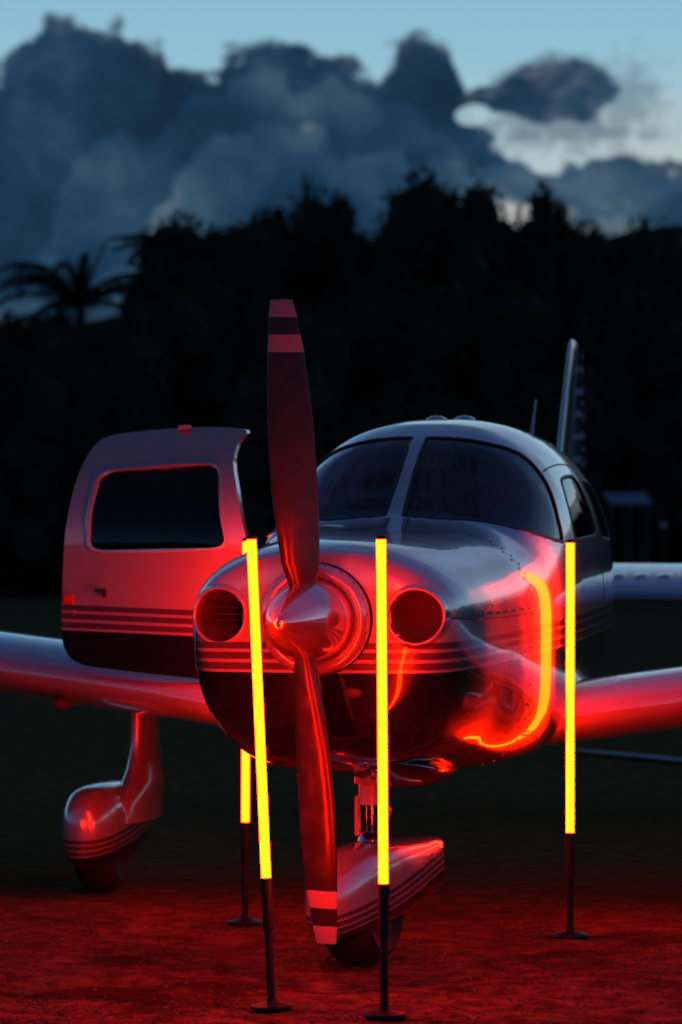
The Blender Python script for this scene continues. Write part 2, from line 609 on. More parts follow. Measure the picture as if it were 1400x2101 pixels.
def build_ground():
    xs = np.concatenate([np.array([-2500, -600, -150, -60, -25, -12, -6, -4]), np.linspace(-3, 3, 260),
                         np.array([4, 6, 12, 25, 60, 150, 600, 2500])])
    ys = np.concatenate([np.array([-2500, -600, -150, -60, -20, -5, 2, 6, 8.5]), np.linspace(9.4, 15, 260),
                         np.geomspace(15.1, 70, 50), np.array([90, 150, 300, 600, 1500, 3000])])
    nx, ny = len(xs), len(ys)
    verts = []
    for yy in ys:
        for xx in xs:
            amp = max(0.0, min(1.0, (3.0 - abs(xx)) / .5)) * max(0.0, min(1.0, (15.2 - yy) / 1.5, (yy - 9.3) / .4))
            z = near_h(xx, yy) * amp if amp > 0 else 0.0
            if 15 < yy < 75 and abs(xx) < 30:
                z += noise.noise(Vector((xx * .5, yy * .3, 0))) * .012
            verts.append((xx, yy, z))
    faces = [(j * nx + i, j * nx + i + 1, (j + 1) * nx + i + 1, (j + 1) * nx + i) for j in range(ny - 1) for i in range(nx - 1)]
    o = mesh_obj("ground", verts, faces, ground_mat())
    props(o, "dark trodden ground of dirt and grass under the aeroplane", kind="structure")


build_ground()


def build_hill():
    prof = [(-9000, 720), (-2500, 690), (0, 690), (400, 620), (700, 545), (1000, 520), (1250, 490), (1330, 474), (1400, 468),
            (1700, 440), (2600, 470), (6000, 640)]
    px = np.array([p[0] for p in prof])
    py = np.array([p[1] for p in prof])
    D = 260.0
    xs = np.linspace(-9000, 9000, 300)
    verts, faces = [], []
    rows = [(.55, .02), (.7, .35), (.85, .75), (1.0, 1.0), (1.25, .9), (1.6, .0)]
    for fy, fz in rows:
        for q in xs:
            top = CAM_H + (1057 - np.interp(q, px, py)) / 7450 * D
            X = (q - 700) / 7450 * D * fy
            z = top * fz + noise.fractal(Vector((X * .06, fy * 9, 1)), 1, 2, 4) * 1.2 * fz - (1.0 if fz < .05 else 0)
            verts.append((X, D * fy, z))
    n = len(xs)
    for j in range(len(rows) - 1):
        for i in range(n - 1):
            faces.append((j * n + i, j * n + i + 1, (j + 1) * n + i + 1, (j + 1) * n + i))
    props(mesh_obj("hill", verts, faces, M_HILL), "dark wooded hill rising behind the trees", kind="structure")


build_hill()


def build_line():
    bm = bmesh.new()
    pts = []
    for i in range(40):
        x = 1.42 + i * .25
        y = 22.75 - (x - 1.5) * 1.55 + noise.noise(Vector((x * 2, 0, 0))) * .05
        wv = .20 * (0.7 + .5 * noise.noise(Vector((x * 3, 5, 0))))
        if i == 0:
            wv = .05
        pts.append((x, y, wv))
    for a, c in zip(pts[:-1], pts[1:]):
        vs = [bm.verts.new(v) for v in ((a[0], a[1] - a[2], .018), (c[0], c[1] - c[2], .018),
                                        (c[0], c[1] + c[2], .018), (a[0], a[1] + a[2], .018))]
        bm.faces.new(vs)
    bmesh.ops.remove_doubles(bm, verts=bm.verts, dist=.0005)
    props(bm_obj("painted_line", bm, M_CHALK), "faded white chalk line on the grass right of the nose", kind="structure")


build_line()

# ------------------------------------------------------------------ the aeroplane: fuselage surface

YAW = R(11)
YP = 11.4
XPL = -55 / 7450 * YP
plane = empty("airplane", (XPL, YP, 0), -YAW)
props(plane, "white single engine propeller aeroplane with dark belly and its cabin door open", "airplane")

ST = np.array([  # station, half width, top, bottom, widest height, exponent above, exponent below
    (0.034, .181, 1.341, .981, 1.162, 2.0, 2.0),
    (0.045, .310, 1.362, .90, 1.165, 2.1, 2.1),
    (0.065, .383, 1.376, .82, 1.160, 2.2, 2.25),
    (0.11, .412, 1.388, .755, 1.155, 2.25, 2.4),
    (0.20, .438, 1.402, .70, 1.15, 2.3, 2.6),
    (0.40, .468, 1.418, .655, 1.14, 2.35, 2.8),
    (0.70, .497, 1.432, .628, 1.13, 2.5, 3.1),
    (1.10, .533, 1.450, .612, 1.12, 2.8, 4.4),
    (1.38, .549, 1.480, .608, 1.12, 2.8, 5.2),
    (1.55, .560, 1.565, .606, 1.12, 2.6, 5.4),
    (1.75, .567, 1.680, .60, 1.12, 2.5, 5.0),
    (1.95, .572, 1.775, .610, 1.12, 2.5, 3.0),
    (2.20, .577, 1.835, .615, 1.12, 2.55, 2.9),
    (2.60, .577, 1.858, .620, 1.12, 2.6, 2.8),
    (3.20, .560, 1.850, .640, 1.12, 2.5, 2.8),
    (4.00, .475, 1.775, .70, 1.12, 2.4, 2.6),
    (5.00, .320, 1.600, .82, 1.14, 2.2, 2.3),
    (6.00, .190, 1.430, .95, 1.16, 2.1, 2.1),
    (7.00, .075, 1.290, 1.06, 1.17, 2, 2),
    (7.30, .025, 1.23, 1.12, 1.17, 2, 2)])


def pchip(x, y, xi):
    h = np.diff(x)
    d = np.diff(y) / h
    m = np.zeros_like(y)
    for i in range(1, len(x) - 1):
        if d[i - 1] * d[i] > 0:
            w1 = 2 * h[i] + h[i - 1]
            w2 = h[i] + 2 * h[i - 1]
            m[i] = (w1 + w2) / (w1 / d[i - 1] + w2 / d[i])
    m[0], m[-1] = d[0], d[-1]
    k = np.clip(np.searchsorted(x, xi) - 1, 0, len(x) - 2)
    t = (xi - x[k]) / h[k]
    return ((2 * t**3 - 3 * t**2 + 1) * y[k] + (t**3 - 2 * t**2 + t) * h[k] * m[k]
            + (-2 * t**3 + 3 * t**2) * y[k + 1] + (t**3 - t**2) * h[k] * m[k + 1])


def surf(s, th, off=0.0):
    """point(s) on the body: station s, angle th (radians, 90 = top, 0 = the aeroplane's left)"""
    s = np.asarray(s, float)
    th = np.asarray(th, float)
    w, zt, zb, zc, nt, nb = [pchip(ST[:, 0], ST[:, i], s) for i in range(1, 7)]
    c, sn = np.cos(th), np.sin(th)
    up = sn >= 0
    e = 2 / np.where(up, nt, nb)
    u = w * np.sign(c) * np.abs(c)**e
    z = zc + np.where(up, zt - zc, zc - zb) * np.sign(sn) * np.abs(sn)**e
    P = np.stack([u, s + 0 * u, z], -1)
    if np.any(off):
        h = 1e-3
        d1 = surf(s + h, th) - surf(s - h, th)
        d2 = surf(s, th + h) - surf(s, th - h)
        n = np.cross(d1, d2)
        n /= np.linalg.norm(n, axis=-1, keepdims=True) + 1e-12
        n *= np.sign(np.sum(n * np.stack([u, 0 * u, z - zc], -1), -1, keepdims=True))
        P = P + n * off
    return P


def even_angles(n):
    """angles spread evenly round the section"""
    t = np.linspace(0, 2 * np.pi, 4000)
    P = surf(np.full_like(t, 1.6), t)
    L = np.concatenate([[0], np.cumsum(np.linalg.norm(np.diff(P, axis=0), axis=1))])
    return np.interp(np.linspace(0, L[-1], n, endpoint=False), L, t)


TH = even_angles(340)


def in_poly(x, y, poly):
    ins = np.zeros(x.shape, bool)
    n = len(poly)
    for i in range(n):
        x1, y1 = poly[i]
        x2, y2 = poly[(i + 1) % n]
        with np.errstate(divide='ignore', invalid='ignore'):
            c = ((y1 > y) != (y2 > y)) & (x < (x2 - x1) * (y - y1) / (y2 - y1 + 1e-15) + x1)
        ins ^= c
    return ins


def round_poly(poly, r=0.25, n=5):
    """round the corners of a (station, degrees) outline"""
    out = []
    m = len(poly)
    for i in range(m):
        p0, p1, p2 = (np.array(poly[(i + k) % m], float) for k in (-1, 0, 1))
        a = p1 + (p0 - p1) * r
        c = p1 + (p2 - p1) * r
        for t in np.linspace(0, 1, n):
            out.append(tuple((1 - t)**2 * a + 2 * t * (1 - t) * p1 + t * t * c))
    return out


# window and door outlines as (station, degrees); mirrored for the other side
WS = [(1.408, 88.75), (1.392, 80), (1.400, 74), (1.419, 68.5), (1.450, 57), (1.494, 46), (1.560, 37), (1.657, 30), (1.76, 24.5),
      (1.865, 21), (1.90, 23), (1.935, 28.4), (1.975, 32.5), (2.010, 36.4), (2.04, 41), (2.058, 46), (2.066, 51), (2.062, 57),
      (2.035, 62), (2.00, 67.7), (1.980, 73), (1.965, 79.3), (1.952, 88.75)]
SIDE1 = round_poly([(2.10, 17.5), (2.19, 31), (2.30, 39), (2.72, 39.5), (2.76, 17)], .22)
SIDE2 = round_poly([(2.90, 17), (2.90, 39), (3.38, 39), (3.42, 17)], .22)
SIDE3 = round_poly([(3.53, 17.5), (3.55, 38), (3.90, 36), (4.05, 19)], .25)
DOOR = round_poly([(1.96, -28), (1.99, 20), (2.20, 44), (2.78, 46), (2.82, -28)], .14)


def mir(poly):
    return [(s, 180 - t) for s, t in poly]


HOLES = [("windshield_pane", WS), ("windshield_pane", mir(WS)), ("side_window", SIDE1), ("side_window", SIDE2),
         ("side_window", SIDE3), ("side_window", mir(SIDE2)), ("side_window", mir(SIDE3))]


def grid_mesh(s_vals, keep=None, off=0.0):
    S, T = np.meshgrid(s_vals, TH, indexing='ij')
    P = surf(S, T, off).reshape(-1, 3)
    ns, nt = S.shape
    i = np.arange(ns - 1)[:, None]
    j = np.arange(nt)[None, :]
    j2 = (j + 1) % nt
    F = np.stack([(i + 1) * nt + j, (i + 1) * nt + j2, i * nt + j2, i * nt + j], -1).reshape(-1, 4)
    sc = ((s_vals[:-1] + s_vals[1:]) / 2)[:, None] + 0 * j
    tm = np.where(j2 == 0, (TH[-1] + 2 * np.pi) / 2, (TH[j] + TH[j2]) / 2)
    tc = np.degrees(tm) + 0 * i
    sc, tc = sc.reshape(-1), tc.reshape(-1)
    tc = np.where(tc > 270, tc - 360, tc)
    if keep is not None:
        F = F[keep(sc, tc, P[F].mean(1))]
    used = np.unique(F)
    remap = np.full(len(P), -1)
    remap[used] = np.arange(len(used))
    return P[used], remap[F]


def cowl_keep(sc, tc, C):
    k = np.ones(len(sc), bool)
    for sx in (-1, 1):
        k &= ~(((C[:, 0] - sx * .315)**2 + (C[:, 2] - 1.172)**2 < .086**2) & (sc < .5))
    return k


def fus_keep(sc, tc, C):
    k = np.ones(len(sc), bool)
    for nm, poly in HOLES + [("door", mir(DOOR))]:
        k &= ~in_poly(sc, tc, poly)
    return k


s_cowl = np.concatenate([np.linspace(.034, .12, 40), np.linspace(.124, .45, 60), np.linspace(.46, 1.118, 66)])
v, f = grid_mesh(s_cowl, cowl_keep)
cowl = mesh_obj("cowling", v, f, M_BODY, plane)
s_fus = np.concatenate([np.linspace(1.124, 1.35, 16), np.arange(1.36, 4.2, .009), np.linspace(4.22, 7.3, 60)])
v, f = grid_mesh(s_fus, fus_keep)
fuselage = mesh_obj("fuselage", v, f, M_BODY, plane)
# inner lining so that the cabin reads as a cabin through the glass
v, f = grid_mesh(np.arange(1.42, 4.2, .018), fus_keep, off=-.03)
mesh_obj("cabin_lining", v, f, M_TRIM, plane)


def expand(poly, k):
    a = np.array(poly)
    sc = np.array([1.0, 1 / 100.0])
    b_ = a * sc
    c = b_.mean(0)
    d = b_ - c
    L = np.linalg.norm(d, axis=1, keepdims=True)
    return [tuple(p) for p in ((c + d * (1 + k / L)) / sc)]


def dens(poly, n=6):
    a = np.array(poly, float)
    out = []
    for i in range(len(a)):
        for t in np.linspace(0, 1, n, endpoint=False):
            out.append(a[i] * (1 - t) + a[(i + 1) % len(a)] * t)
    return np.array(out)


def strip_on_body(name, path, half, proud, mat, parent, closed=True, thick=.004):
    """a thin raised strip that follows a path of (station, degrees) on the body"""
    a = np.array(path, float)
    th = np.radians(a[:, 1])
    P = surf(a[:, 0], th)
    N = surf(a[:, 0], th, 1.0) - P
    if closed:
        T = np.roll(P, -1, 0) - np.roll(P, 1, 0)
    else:
        T = np.gradient(P, axis=0)
    T /= np.linalg.norm(T, axis=1, keepdims=True) + 1e-12
    B = np.cross(N, T)
    B /= np.linalg.norm(B, axis=1, keepdims=True) + 1e-12
    prof = [(-half, -thick), (-half, proud * .6), (-half * .6, proud), (half * .6, proud), (half, proud * .6), (half, -thick)]
    V = np.stack([P + B * x + N * y for x, y in prof], 1)
    n, m = V.shape[:2]
    F = []
    for i in range(n if closed else n - 1):
        for j in range(m - 1):
            F.append((i * m + j, ((i + 1) % n) * m + j, ((i + 1) % n) * m + j + 1, i * m + j + 1))
    return mesh_obj(name, V.reshape(-1, 3), F, mat, parent)


for nm, poly in HOLES:
    big = expand(poly, .02)
    v, f = grid_mesh(s_fus, lambda sc, tc, C: in_poly(sc, tc, big), off=-.004)
    pane = mesh_obj(nm, v, f, M_GLASS, plane)
    strip_on_body("window_seal", dens(poly, 4), .0065, .003, M_SEAL, pane)
strip_on_body("door_frame", dens(mir(DOOR), 6), .014, .003, M_SEAL, plane)

# panel gaps and fasteners on the cowling
ths = np.linspace(-95, 275, 300)
strip_on_body("cowl_gap", [(1.121, t) for t in ths], .0035, -.001, M_SEAM, cowl, False, .01)
for sgn in (0, 1):
    path = [(s, (180 - 1.5 - s * 1.2) if sgn else (1.5 + s * 1.2)) for s in np.linspace(.075, 1.11, 70)]
    if sgn:
        path = [p for p in path]
    strip_on_body("cowl_split_line", path, .0028, .0012, M_SEAM, cowl, False)


def screw_mesh(r, h):
    bm = bmesh.new()
    lathe(bm, [(r, 0), (r, h * .6), (r * .7, h)], 'z', 10)
    bmesh.ops.recalc_face_normals(bm, faces=bm.faces)
    me = bpy.data.meshes.new("fastener")
    bm.to_mesh(me)
    bm.free()
    return me


SCREW = screw_mesh(.005, .002)
SCREW.materials.append(M_SCREW)
SCREWD = screw_mesh(.0034, .002)
SCREWD.materials.append(M_SCREWD)


def put_screw(me, name, P, N, parent):
    o = bpy.data.objects.new(name, me)
    COL.objects.link(o)
    o.parent = parent
    o.location = P
    o.rotation_euler = Vector(N).to_track_quat('Z', 'Y').to_euler()
    return o


def body_screw(s, deg, me=SCREW, parent=cowl, name="fastener"):
    P = surf(np.array([s]), np.radians([deg]))[0]
    N = surf(np.array([s]), np.radians([deg]), 1.0)[0] - P
    put_screw(me, name, P, N, parent)


for s in np.arange(.35, 1.1, .105):
    body_screw(s, 4.6)
    body_screw(s, 175.4)
for d_ in list(range(-64, 62, 7)):
    body_screw(1.095, d_)
    body_screw(1.15, d_ + 3, SCREWD, fuselage)
strip_on_body("door_gap", [(s, 45 - .5 * (s - 2.1)) for s in np.linspace(2.09, 2.84, 30)], .003, .0012, M_SEAM, fuselage, False)
strip_on_body("door_gap", [(2.835, t) for t in np.linspace(44.6, -28, 60)], .003, .0012, M_SEAM, fuselage, False)
strip_on_body("door_gap", [(1.945 - .0 * t, t) for t in np.linspace(17, -28, 40)], .003, .0012, M_SEAM, fuselage, False)
# small lower access panel line on the left flank
strip_on_body("access_panel_gap", [(s, -31.5) for s in np.linspace(1.125, 1.42, 14)], .003, .0012, M_SEAM, fuselage, False)
for s in np.linspace(1.16, 1.40, 6):
    body_screw(s, -29.0, SCREW, fuselage)

# ---- air inlets: rolled lip, lining, baffle with cooling fins
tree_c = BVHTree.FromPolygons([tuple(p) for p in v], [tuple(q) for q in f]) if False else None
gv, gf = grid_mesh(s_cowl)
bvh = BVHTree.FromPolygons([tuple(p) for p in gv], [tuple(map(int, q)) for q in gf])


def front_s(u, z):
    hit = bvh.ray_cast(Vector((u, -1, z)), Vector((0, 1, 0)))
    return hit[0].y if hit[0] is not None else .3


for sx in (-1, 1):
    cx, cz = sx * .315, 1.172
    bm = bmesh.new()
    n = 56
    rows = []
    s_mid = np.mean([front_s(cx + .07 * math.cos(q), cz + .07 * math.sin(q)) for q in np.linspace(0, 6.28, 16)])
    for i in range(n):
        q = 2 * math.pi * i / n
        row = []
        su = min(front_s(cx + .101 * math.cos(q), cz + .101 * math.sin(q)), .16)
        lip = .55 * (s_mid - .012) + .45 * (su - .012)
        row.append((.106, su + .012))
        row.append((.101, su - .001))
        row.append((.096, .5 * (su + lip) - .004))
        for k in range(7):
            t = math.pi * k / 6
            row.append((.0875 + .0055 * math.cos(t), lip - .0075 * math.sin(t)))
        row.append((.081, lip + .03))
        row.append((.084, lip + .10))
        row.append((.086, .30))
        rows.append([(cx + r * math.cos(q), sv, cz + r * math.sin(q)) for r, sv in row])
    vs = [[bm.verts.new(p) for p in r] for r in rows]
    for i in range(n):
        for k in range(len(rows[0]) - 1):
            bm.faces.new((vs[i][k], vs[(i + 1) % n][k], vs[(i + 1) % n][k + 1], vs[i][k + 1]))
    inlet = bm_obj("air_inlet", bm, M_BODY, plane, sharp=60)
    bm = bmesh.new()
    box(bm, (cx, .305, cz), (.19, .01, .19))
    bm_obj("baffle_plate", bm, M_DARKIN, inlet, False)
    for k in range(3 if sx < 0 else 0):
        bm = bmesh.new()
        zz = cz - .02 + k * .02
        hw = math.sqrt(max(.078**2 - (zz - cz)**2, .0004)) * .95
        x0, x1 = (cx - hw * .9, cx + hw * .45) if sx < 0 else (cx - hw * .45, cx + hw * .9)
        box(bm, ((x0 + x1) / 2, .27, zz), (x1 - x0, .06, .006))
        bm_obj("cooling_fin", bm, M_FIN, inlet, False)

# ---- belly scoop lip and exhaust on the lower cowl
bm = bmesh.new()
rings = []
for s, wv, hh in ((.30, .05, .02), (.38, .11, .04), (.55, .15, .062), (.8, .155, .066), (1.0, .14, .05), (1.15, .08, .01)):
    zb = float(pchip(ST[:, 0], ST[:, 3], np.array([s]))[0])
    rings.append([(.16 + wv * math.cos(q), s, zb + .02 + (hh if math.sin(q) < 0 else .03) * math.sin(q)) for q in np.linspace(0, 2 * math.pi, 24, endpoint=False)])
ring_loft(bm, rings)
bm_obj("chin_fairing", bm, M_BODY, plane)
# landing light lens under the spinner
bm = bmesh.new()
rings = []
for r, dy in ((.030, .0), (.029, -.010), (.022, -.016), (.009, -.019)):
    rings.append([(.115 + r * math.cos(q), 0, .93 + r * .62 * math.sin(q)) for q in np.linspace(0, 2 * math.pi, 22, endpoint=False)])
    rings[-1] = [(a, min(front_s(a, c), .3) + dy + .006, c) for a, _, c in rings[-1]]
ring_loft(bm, rings, cap0=False)
bm_obj("landing_light", bm, M_GLASS if False else M_DARKIN, plane)

# ---- cabin interior
bm = bmesh.new()
rings = []
for s, z in ((1.50, 1.425), (1.62, 1.445), (1.74, 1.45), (1.78, 1.42)):
    hw = .43 if s < 1.6 else .49
    rings.append([(-hw, s, z - .06), (-hw * .8, s, z - .01), (0, s, z), (hw * .8, s, z - .01), (hw, s, z - .06), (hw, s, z - .25), (-hw, s, z - .25)])
ring_loft(bm, rings)
gs = bm_obj("glareshield", bm, M_TRIM, plane)
for cxx in (-.27, -.22, .18):
    bm = bmesh.new()
    box(bm, (cxx, 1.70, 1.462), (.035, .02, .018))
    bm_obj("instrument_knob", bm, M_STEEL, gs, False)
bm = bmesh.new()
box(bm, (0, 2.9, .74), (.95, 2.4, .03))
bm_obj("cabin_floor", bm, M_TRIM, plane, False)
for cxx in (-.27, .27):
    st = None
    bm = bmesh.new()
    rings = []
    for z, s0, dw, dt in ((.95, 2.45, .21, .07), (1.1, 2.49, .225, .075), (1.35, 2.56, .21, .06), (1.44, 2.59, .17, .05), (1.47, 2.60, .1, .02)):
        rings.append([(cxx + dw * math.copysign(abs(math.cos(q))**.6, math.cos(q)), s0 + dt * math.copysign(abs(math.sin(q))**.6, math.sin(q)), z)
                      for q in np.linspace(0, 2 * math.pi, 24, endpoint=False)])
    ring_loft(bm, rings)
    st = bm_obj("seat", bm, M_SEAT, plane)
    bm = bmesh.new()
    rings = []
    for z, dw, dt in ((1.50, .09, .03), (1.53, .12, .045), (1.62, .12, .045), (1.65, .09, .03)):
        rings.append([(cxx + dw * math.copysign(abs(math.cos(q))**.6, math.cos(q)), 2.63 + dt * math.copysign(abs(math.sin(q))**.6, math.sin(q)), z)
                      for q in np.linspace(0, 2 * math.pi, 20, endpoint=False)])
    ring_loft(bm, rings)
    bm_obj("headrest", bm, M_SEAT, st)
    bm = bmesh.new()
    box(bm, (cxx, 2.28, .90), (.44, .46, .12))
    bmesh.ops.bevel(bm, geom=bm.edges[:], offset=.03, segments=3, affect='EDGES')
    bm_obj("seat_cushion", bm, M_SEAT, st)
    # control yoke
    bm = bmesh.new()
    tube(bm, [(cxx, 1.76, 1.30), (cxx, 1.95, 1.30)], .012, 10)
    tube(bm, [(cxx + .15 * math.cos(q), 1.95, 1.31 + .10 * math.sin(q)) for q in np.linspace(R(200), R(-20), 16)], .011, 8)
    bm_obj("control_yoke", bm, M_BLACK, plane)

# ---- spinner with backplate and screws
HZ = 1.161
THRUST = R(-3.5)      # the engine points a little to the aeroplane's right
SPR = .176
ring_p = []
for q in np.linspace(R(-20), R(200), 40):
    ring_p.append((.1505 + .026 * math.cos(q), .012 - .042 * math.sin(q)))
bm = bmesh.new()
lathe(bm, ring_p, 'y', 80, (0, 0, HZ), False, False)
nose_ring = bm_obj("nose_ring", bm, M_RING, plane, sharp=60)
for i in range(20):
    q = 2 * math.pi * (i + .3) / 20
    put_screw(SCREWD, "ring_screw", (.1705 * math.cos(q), -.013, HZ + .1705 * math.sin(q)), (math.cos(q), -.75, math.sin(q)), nose_ring)
bm = bmesh.new()
lathe(bm, [(SPR + .001, .022), (SPR + .003, .028), (SPR + .001, .034)], 'y', 80, (0, 0, HZ), False, False)
bm_obj("ring_gap", bm, M_SEAM, nose_ring)
prof = []
for t in np.linspace(0, 1, 40):
    x = math.sin(t * math.pi / 2)
    prof.append((max(.131 * (1 - x**2.1)**.72, .0012), .015 - .46 * x))
bm = bmesh.new()
lathe(bm, prof, 'y', 72, (0, 0, HZ))
spinner = bm_obj("spinner", bm, M_SPIN, plane, sharp=50)
spinner.rotation_euler = (0, 0, THRUST)

# ---- propeller blades: outline read as (radius, left edge, right edge) across the face
TOP = [(.05, -.032, .030, .04), (.09, -.034, .030, .045), (.12, -.045, .036, .047), (.18, -.060, .041, .044), (.30, -.080, .039, .034), (.40, -.094, .036, .027),
       (.50, -.103, .030, .022), (.58, -.108, .025, .019), (.65, -.111, .020, .017), (.75, -.113, .008, .014), (.839, -.112, -.004, .012),
       (.90, -.111, -.016, .010), (.946, -.110, -.025, .009), (.99, -.107, -.036, .007), (1.0, -.106, -.039, .006)]


def blade(top):
    bm = bmesh.new()
    rings = []
    ax = R(1.0)
    for r, l, rt, th in TOP:
        # local frame of the blade: x across the face, twisted about the blade axis
        cx, hw = (l + rt) / 2, (rt - l) / 2
        tw = R(44 - 28 * (r - .1) / .9)
        ring = []
        m = 28
        for i in range(m):
            q = 2 * math.pi * i / m
            xx = math.cos(q)
            yy = math.sin(q) * (th if r > .14 else hw * .8)
            yy *= (1 - .35 * xx) if r > .14 else 1      # fuller towards the leading edge
            camber = -(1 - xx * xx) * th * .5
            X = cx + xx * hw
            Y = xx * hw * math.tan(tw) * (.85 if r > .14 else .6) + (yy + camber)
            ring.append((X, Y - .125, r))
        rings.append(ring)
    if not top:
        rings = [[(-x, y, -z) for x, y, z in ring] for ring in rings]
    ring_loft(bm, rings)
    o = bm_obj("propeller_blade", bm, M_BLADE, plane, sharp=60)
    o.location = (0, 0, HZ)
    o.rotation_euler = (0, 0, THRUST)
    return o


blade(True)
blade(False)

# ---- wings


def airfoil(n=22, t=.15):
    xs = (1 - np.cos(np.linspace(0, np.pi, n))) / 2
    yt = 5 * t * (.2969 * np.sqrt(xs) - .126 * xs - .3516 * xs**2 + .2843 * xs**3 - .1015 * xs**4)
    up = list(zip(xs[::-1], yt[::-1] * 1.12))
    lo = list(zip(xs[1:-1], -yt[1:-1] * .88))
    return up + lo


AF = airfoil()


def wing_ring(u, s0, chord, z, t=1.0, inc=R(2)):
    return [(u, s0 + x * chord * math.cos(inc), z - x * chord * math.sin(inc) + y * chord * t) for x, y in AF]


def wing_z(u):
    return .79 + .125 * (abs(u) - .78)


def make_wing(sg):
    bm = bmesh.new()
    rings = []
    for u, s0, ch, t in ((.40, 1.78, 2.05, .75), (.56, 1.84, 1.98, .80), (.75, 1.93, 1.86, .86), (1.0, 2.02, 1.74, .92), (1.25, 2.07, 1.68, .98),
                         (1.5, 2.09, 1.66, 1.0), (2.4, 2.12, 1.62, 1.0), (3.6, 2.18, 1.42, 1.0), (4.7, 2.28, 1.12, 1.0), (4.95, 2.34, 1.0, .85), (5.05, 2.45, .75, .5)):
        rings.append(wing_ring(sg * u, s0, ch, wing_z(u), t))
    if sg < 0:
        rings = rings[::-1]
    ring_loft(bm, rings)
    wg = bm_obj("wing", bm, M_WHITE, plane, sharp=40)
    # flap joint along the rear
    bm = bmesh.new()
    for u0, u1 in ((.7, 2.7), (2.75, 4.6)):
        a0 = (sg * u0, 2.0 + 1.86 * .74, wing_z(u0) + .098 - .03)
        a1 = (sg * u1, 2.1 + 1.45 * .80, wing_z(u1) + .075 - .02)
        tube(bm, [a0, a1], .004, 6)
    bm_obj("flap_gap", bm, M_SEAM, wg)
    # round stall-warning / pitot blister under the leading edge outboard of the leg
    bm = bmesh.new()
    lathe(bm, [(.004, -.05), (.018, -.045), (.024, 0), (.024, .12), (.012, .2)], 'y', 14, (sg * 1.42, 2.16, wing_z(1.42) - .095))
    bm_obj("wing_blister", bm, M_DARKIN, wg)
    return wg


wing_r = make_wing(-1)
wing_l = make_wing(1)
# dark non-slip walkway at the root of the wing under the open door
bm = bmesh.new()
pts = []
for u in np.linspace(.60, .98, 6):
    row = []
    for x in np.linspace(.10, .55, 12):
        i = np.interp(x, [p[0] for p in AF[:22]][::-1], [p[1] for p in AF[:22]][::-1])
        tt = np.interp(u, [.56, .75, 1.0], [.80, .86, .92])
        ch = np.interp(u, [.56, .75, 1.0], [1.98, 1.86, 1.74])
        s0 = np.interp(u, [.56, .75, 1.0], [1.84, 1.93, 2.02])
        xx = x + (.10 * (u - .60) / .38)
        row.append(bm.verts.new((-u, s0 + xx * ch, wing_z(u) - xx * ch * math.sin(R(2)) + i * ch * tt + .006)))
    pts.append(row)
for a, c in zip(pts[:-1], pts[1:]):
    for k in range(len(a) - 1):
        bm.faces.new((a[k], a[k + 1], c[k + 1], c[k]))
bm_obj("wing_walk", bm, M_SEAL, wing_r)

# ---- tail
bm = bmesh.new()
rings = []
for z, s0, ch, t in ((1.35, 5.05, 1.62, .05), (1.55, 5.55, .90, .06), (1.79, 5.79, .62, .068), (2.1, 6.03, .47, .075), (2.28, 6.17, .38, .08), (2.325, 6.22, .32, .06), (2.34, 6.26, .22, .02)):
    rings.append([(y * ch * t / .15, s0 + x * ch, z) for x, y in AF])
ring_loft(bm, rings)
M_TAIL, _b, _p = pbr("tail fin paint", WHITE, .3, 0, 1, .05)
_tc = _b.new('ShaderNodeTexCoord')
_sp = _b.new('ShaderNodeSeparateXYZ')
_b.l.new(_tc.outputs['Object'], _sp.inputs[0])
_v = _b.math('SUBTRACT', _sp.outputs[1], _b.math('MULTIPLY', _sp.outputs[2], .78))
_b.l.new(_b.ramp(_b.math('MULTIPLY_ADD', _v, 1.0, -4.1), [(0, WHITE), (.315, NAVY), (.47, WHITE)], 'CONSTANT'), _p.inputs['Base Color'])
fin = bm_obj("tail_fin", bm, M_TAIL, plane)
bm = bmesh.new()
rings = []
nz = 120
for i in range(nz):
    z = 1.30 + (2.30 - 1.30) * i / (nz - 1)
    s0 = np.interp(z, [1.30, 2.30], [6.40, 6.54])
    s1 = np.interp(z, [1.30, 2.30], [6.95, 6.72])
    rip = .006 * abs(math.sin(i * math.pi / 9))
    wv = np.interp(z, [1.30, 2.30], [.026, .017])
    rings.append([(wv + rip, s0, z), (wv * .7 + rip, (s0 + s1) / 2, z), (.004, s1, z), (-.004, s1, z), (-wv * .7 - rip, (s0 + s1) / 2, z), (-wv - rip, s0, z)])
ring_loft(bm, rings)
M_RUD, _b, _p = pbr("rudder paint", NAVY, .3, 0, 1, .05)
_tc = _b.new('ShaderNodeTexCoord')
_sp = _b.new('ShaderNodeSeparateXYZ')
_b.l.new(_tc.outputs['Object'], _sp.inputs[0])
_w = _b.math('FRACT', _b.math('MULTIPLY', _sp.outputs[2], 9.0))
_cz = _b.ramp(_sp.outputs[2], [(0, WHITE)], 'CONSTANT')
_b.l.new(_b.ramp(_w, [(0, NAVY), (.72, WHITE)], 'CONSTANT'), _p.inputs['Base Color'])
bm_obj("rudder", bm, M_RUD, fin, sharp=25)
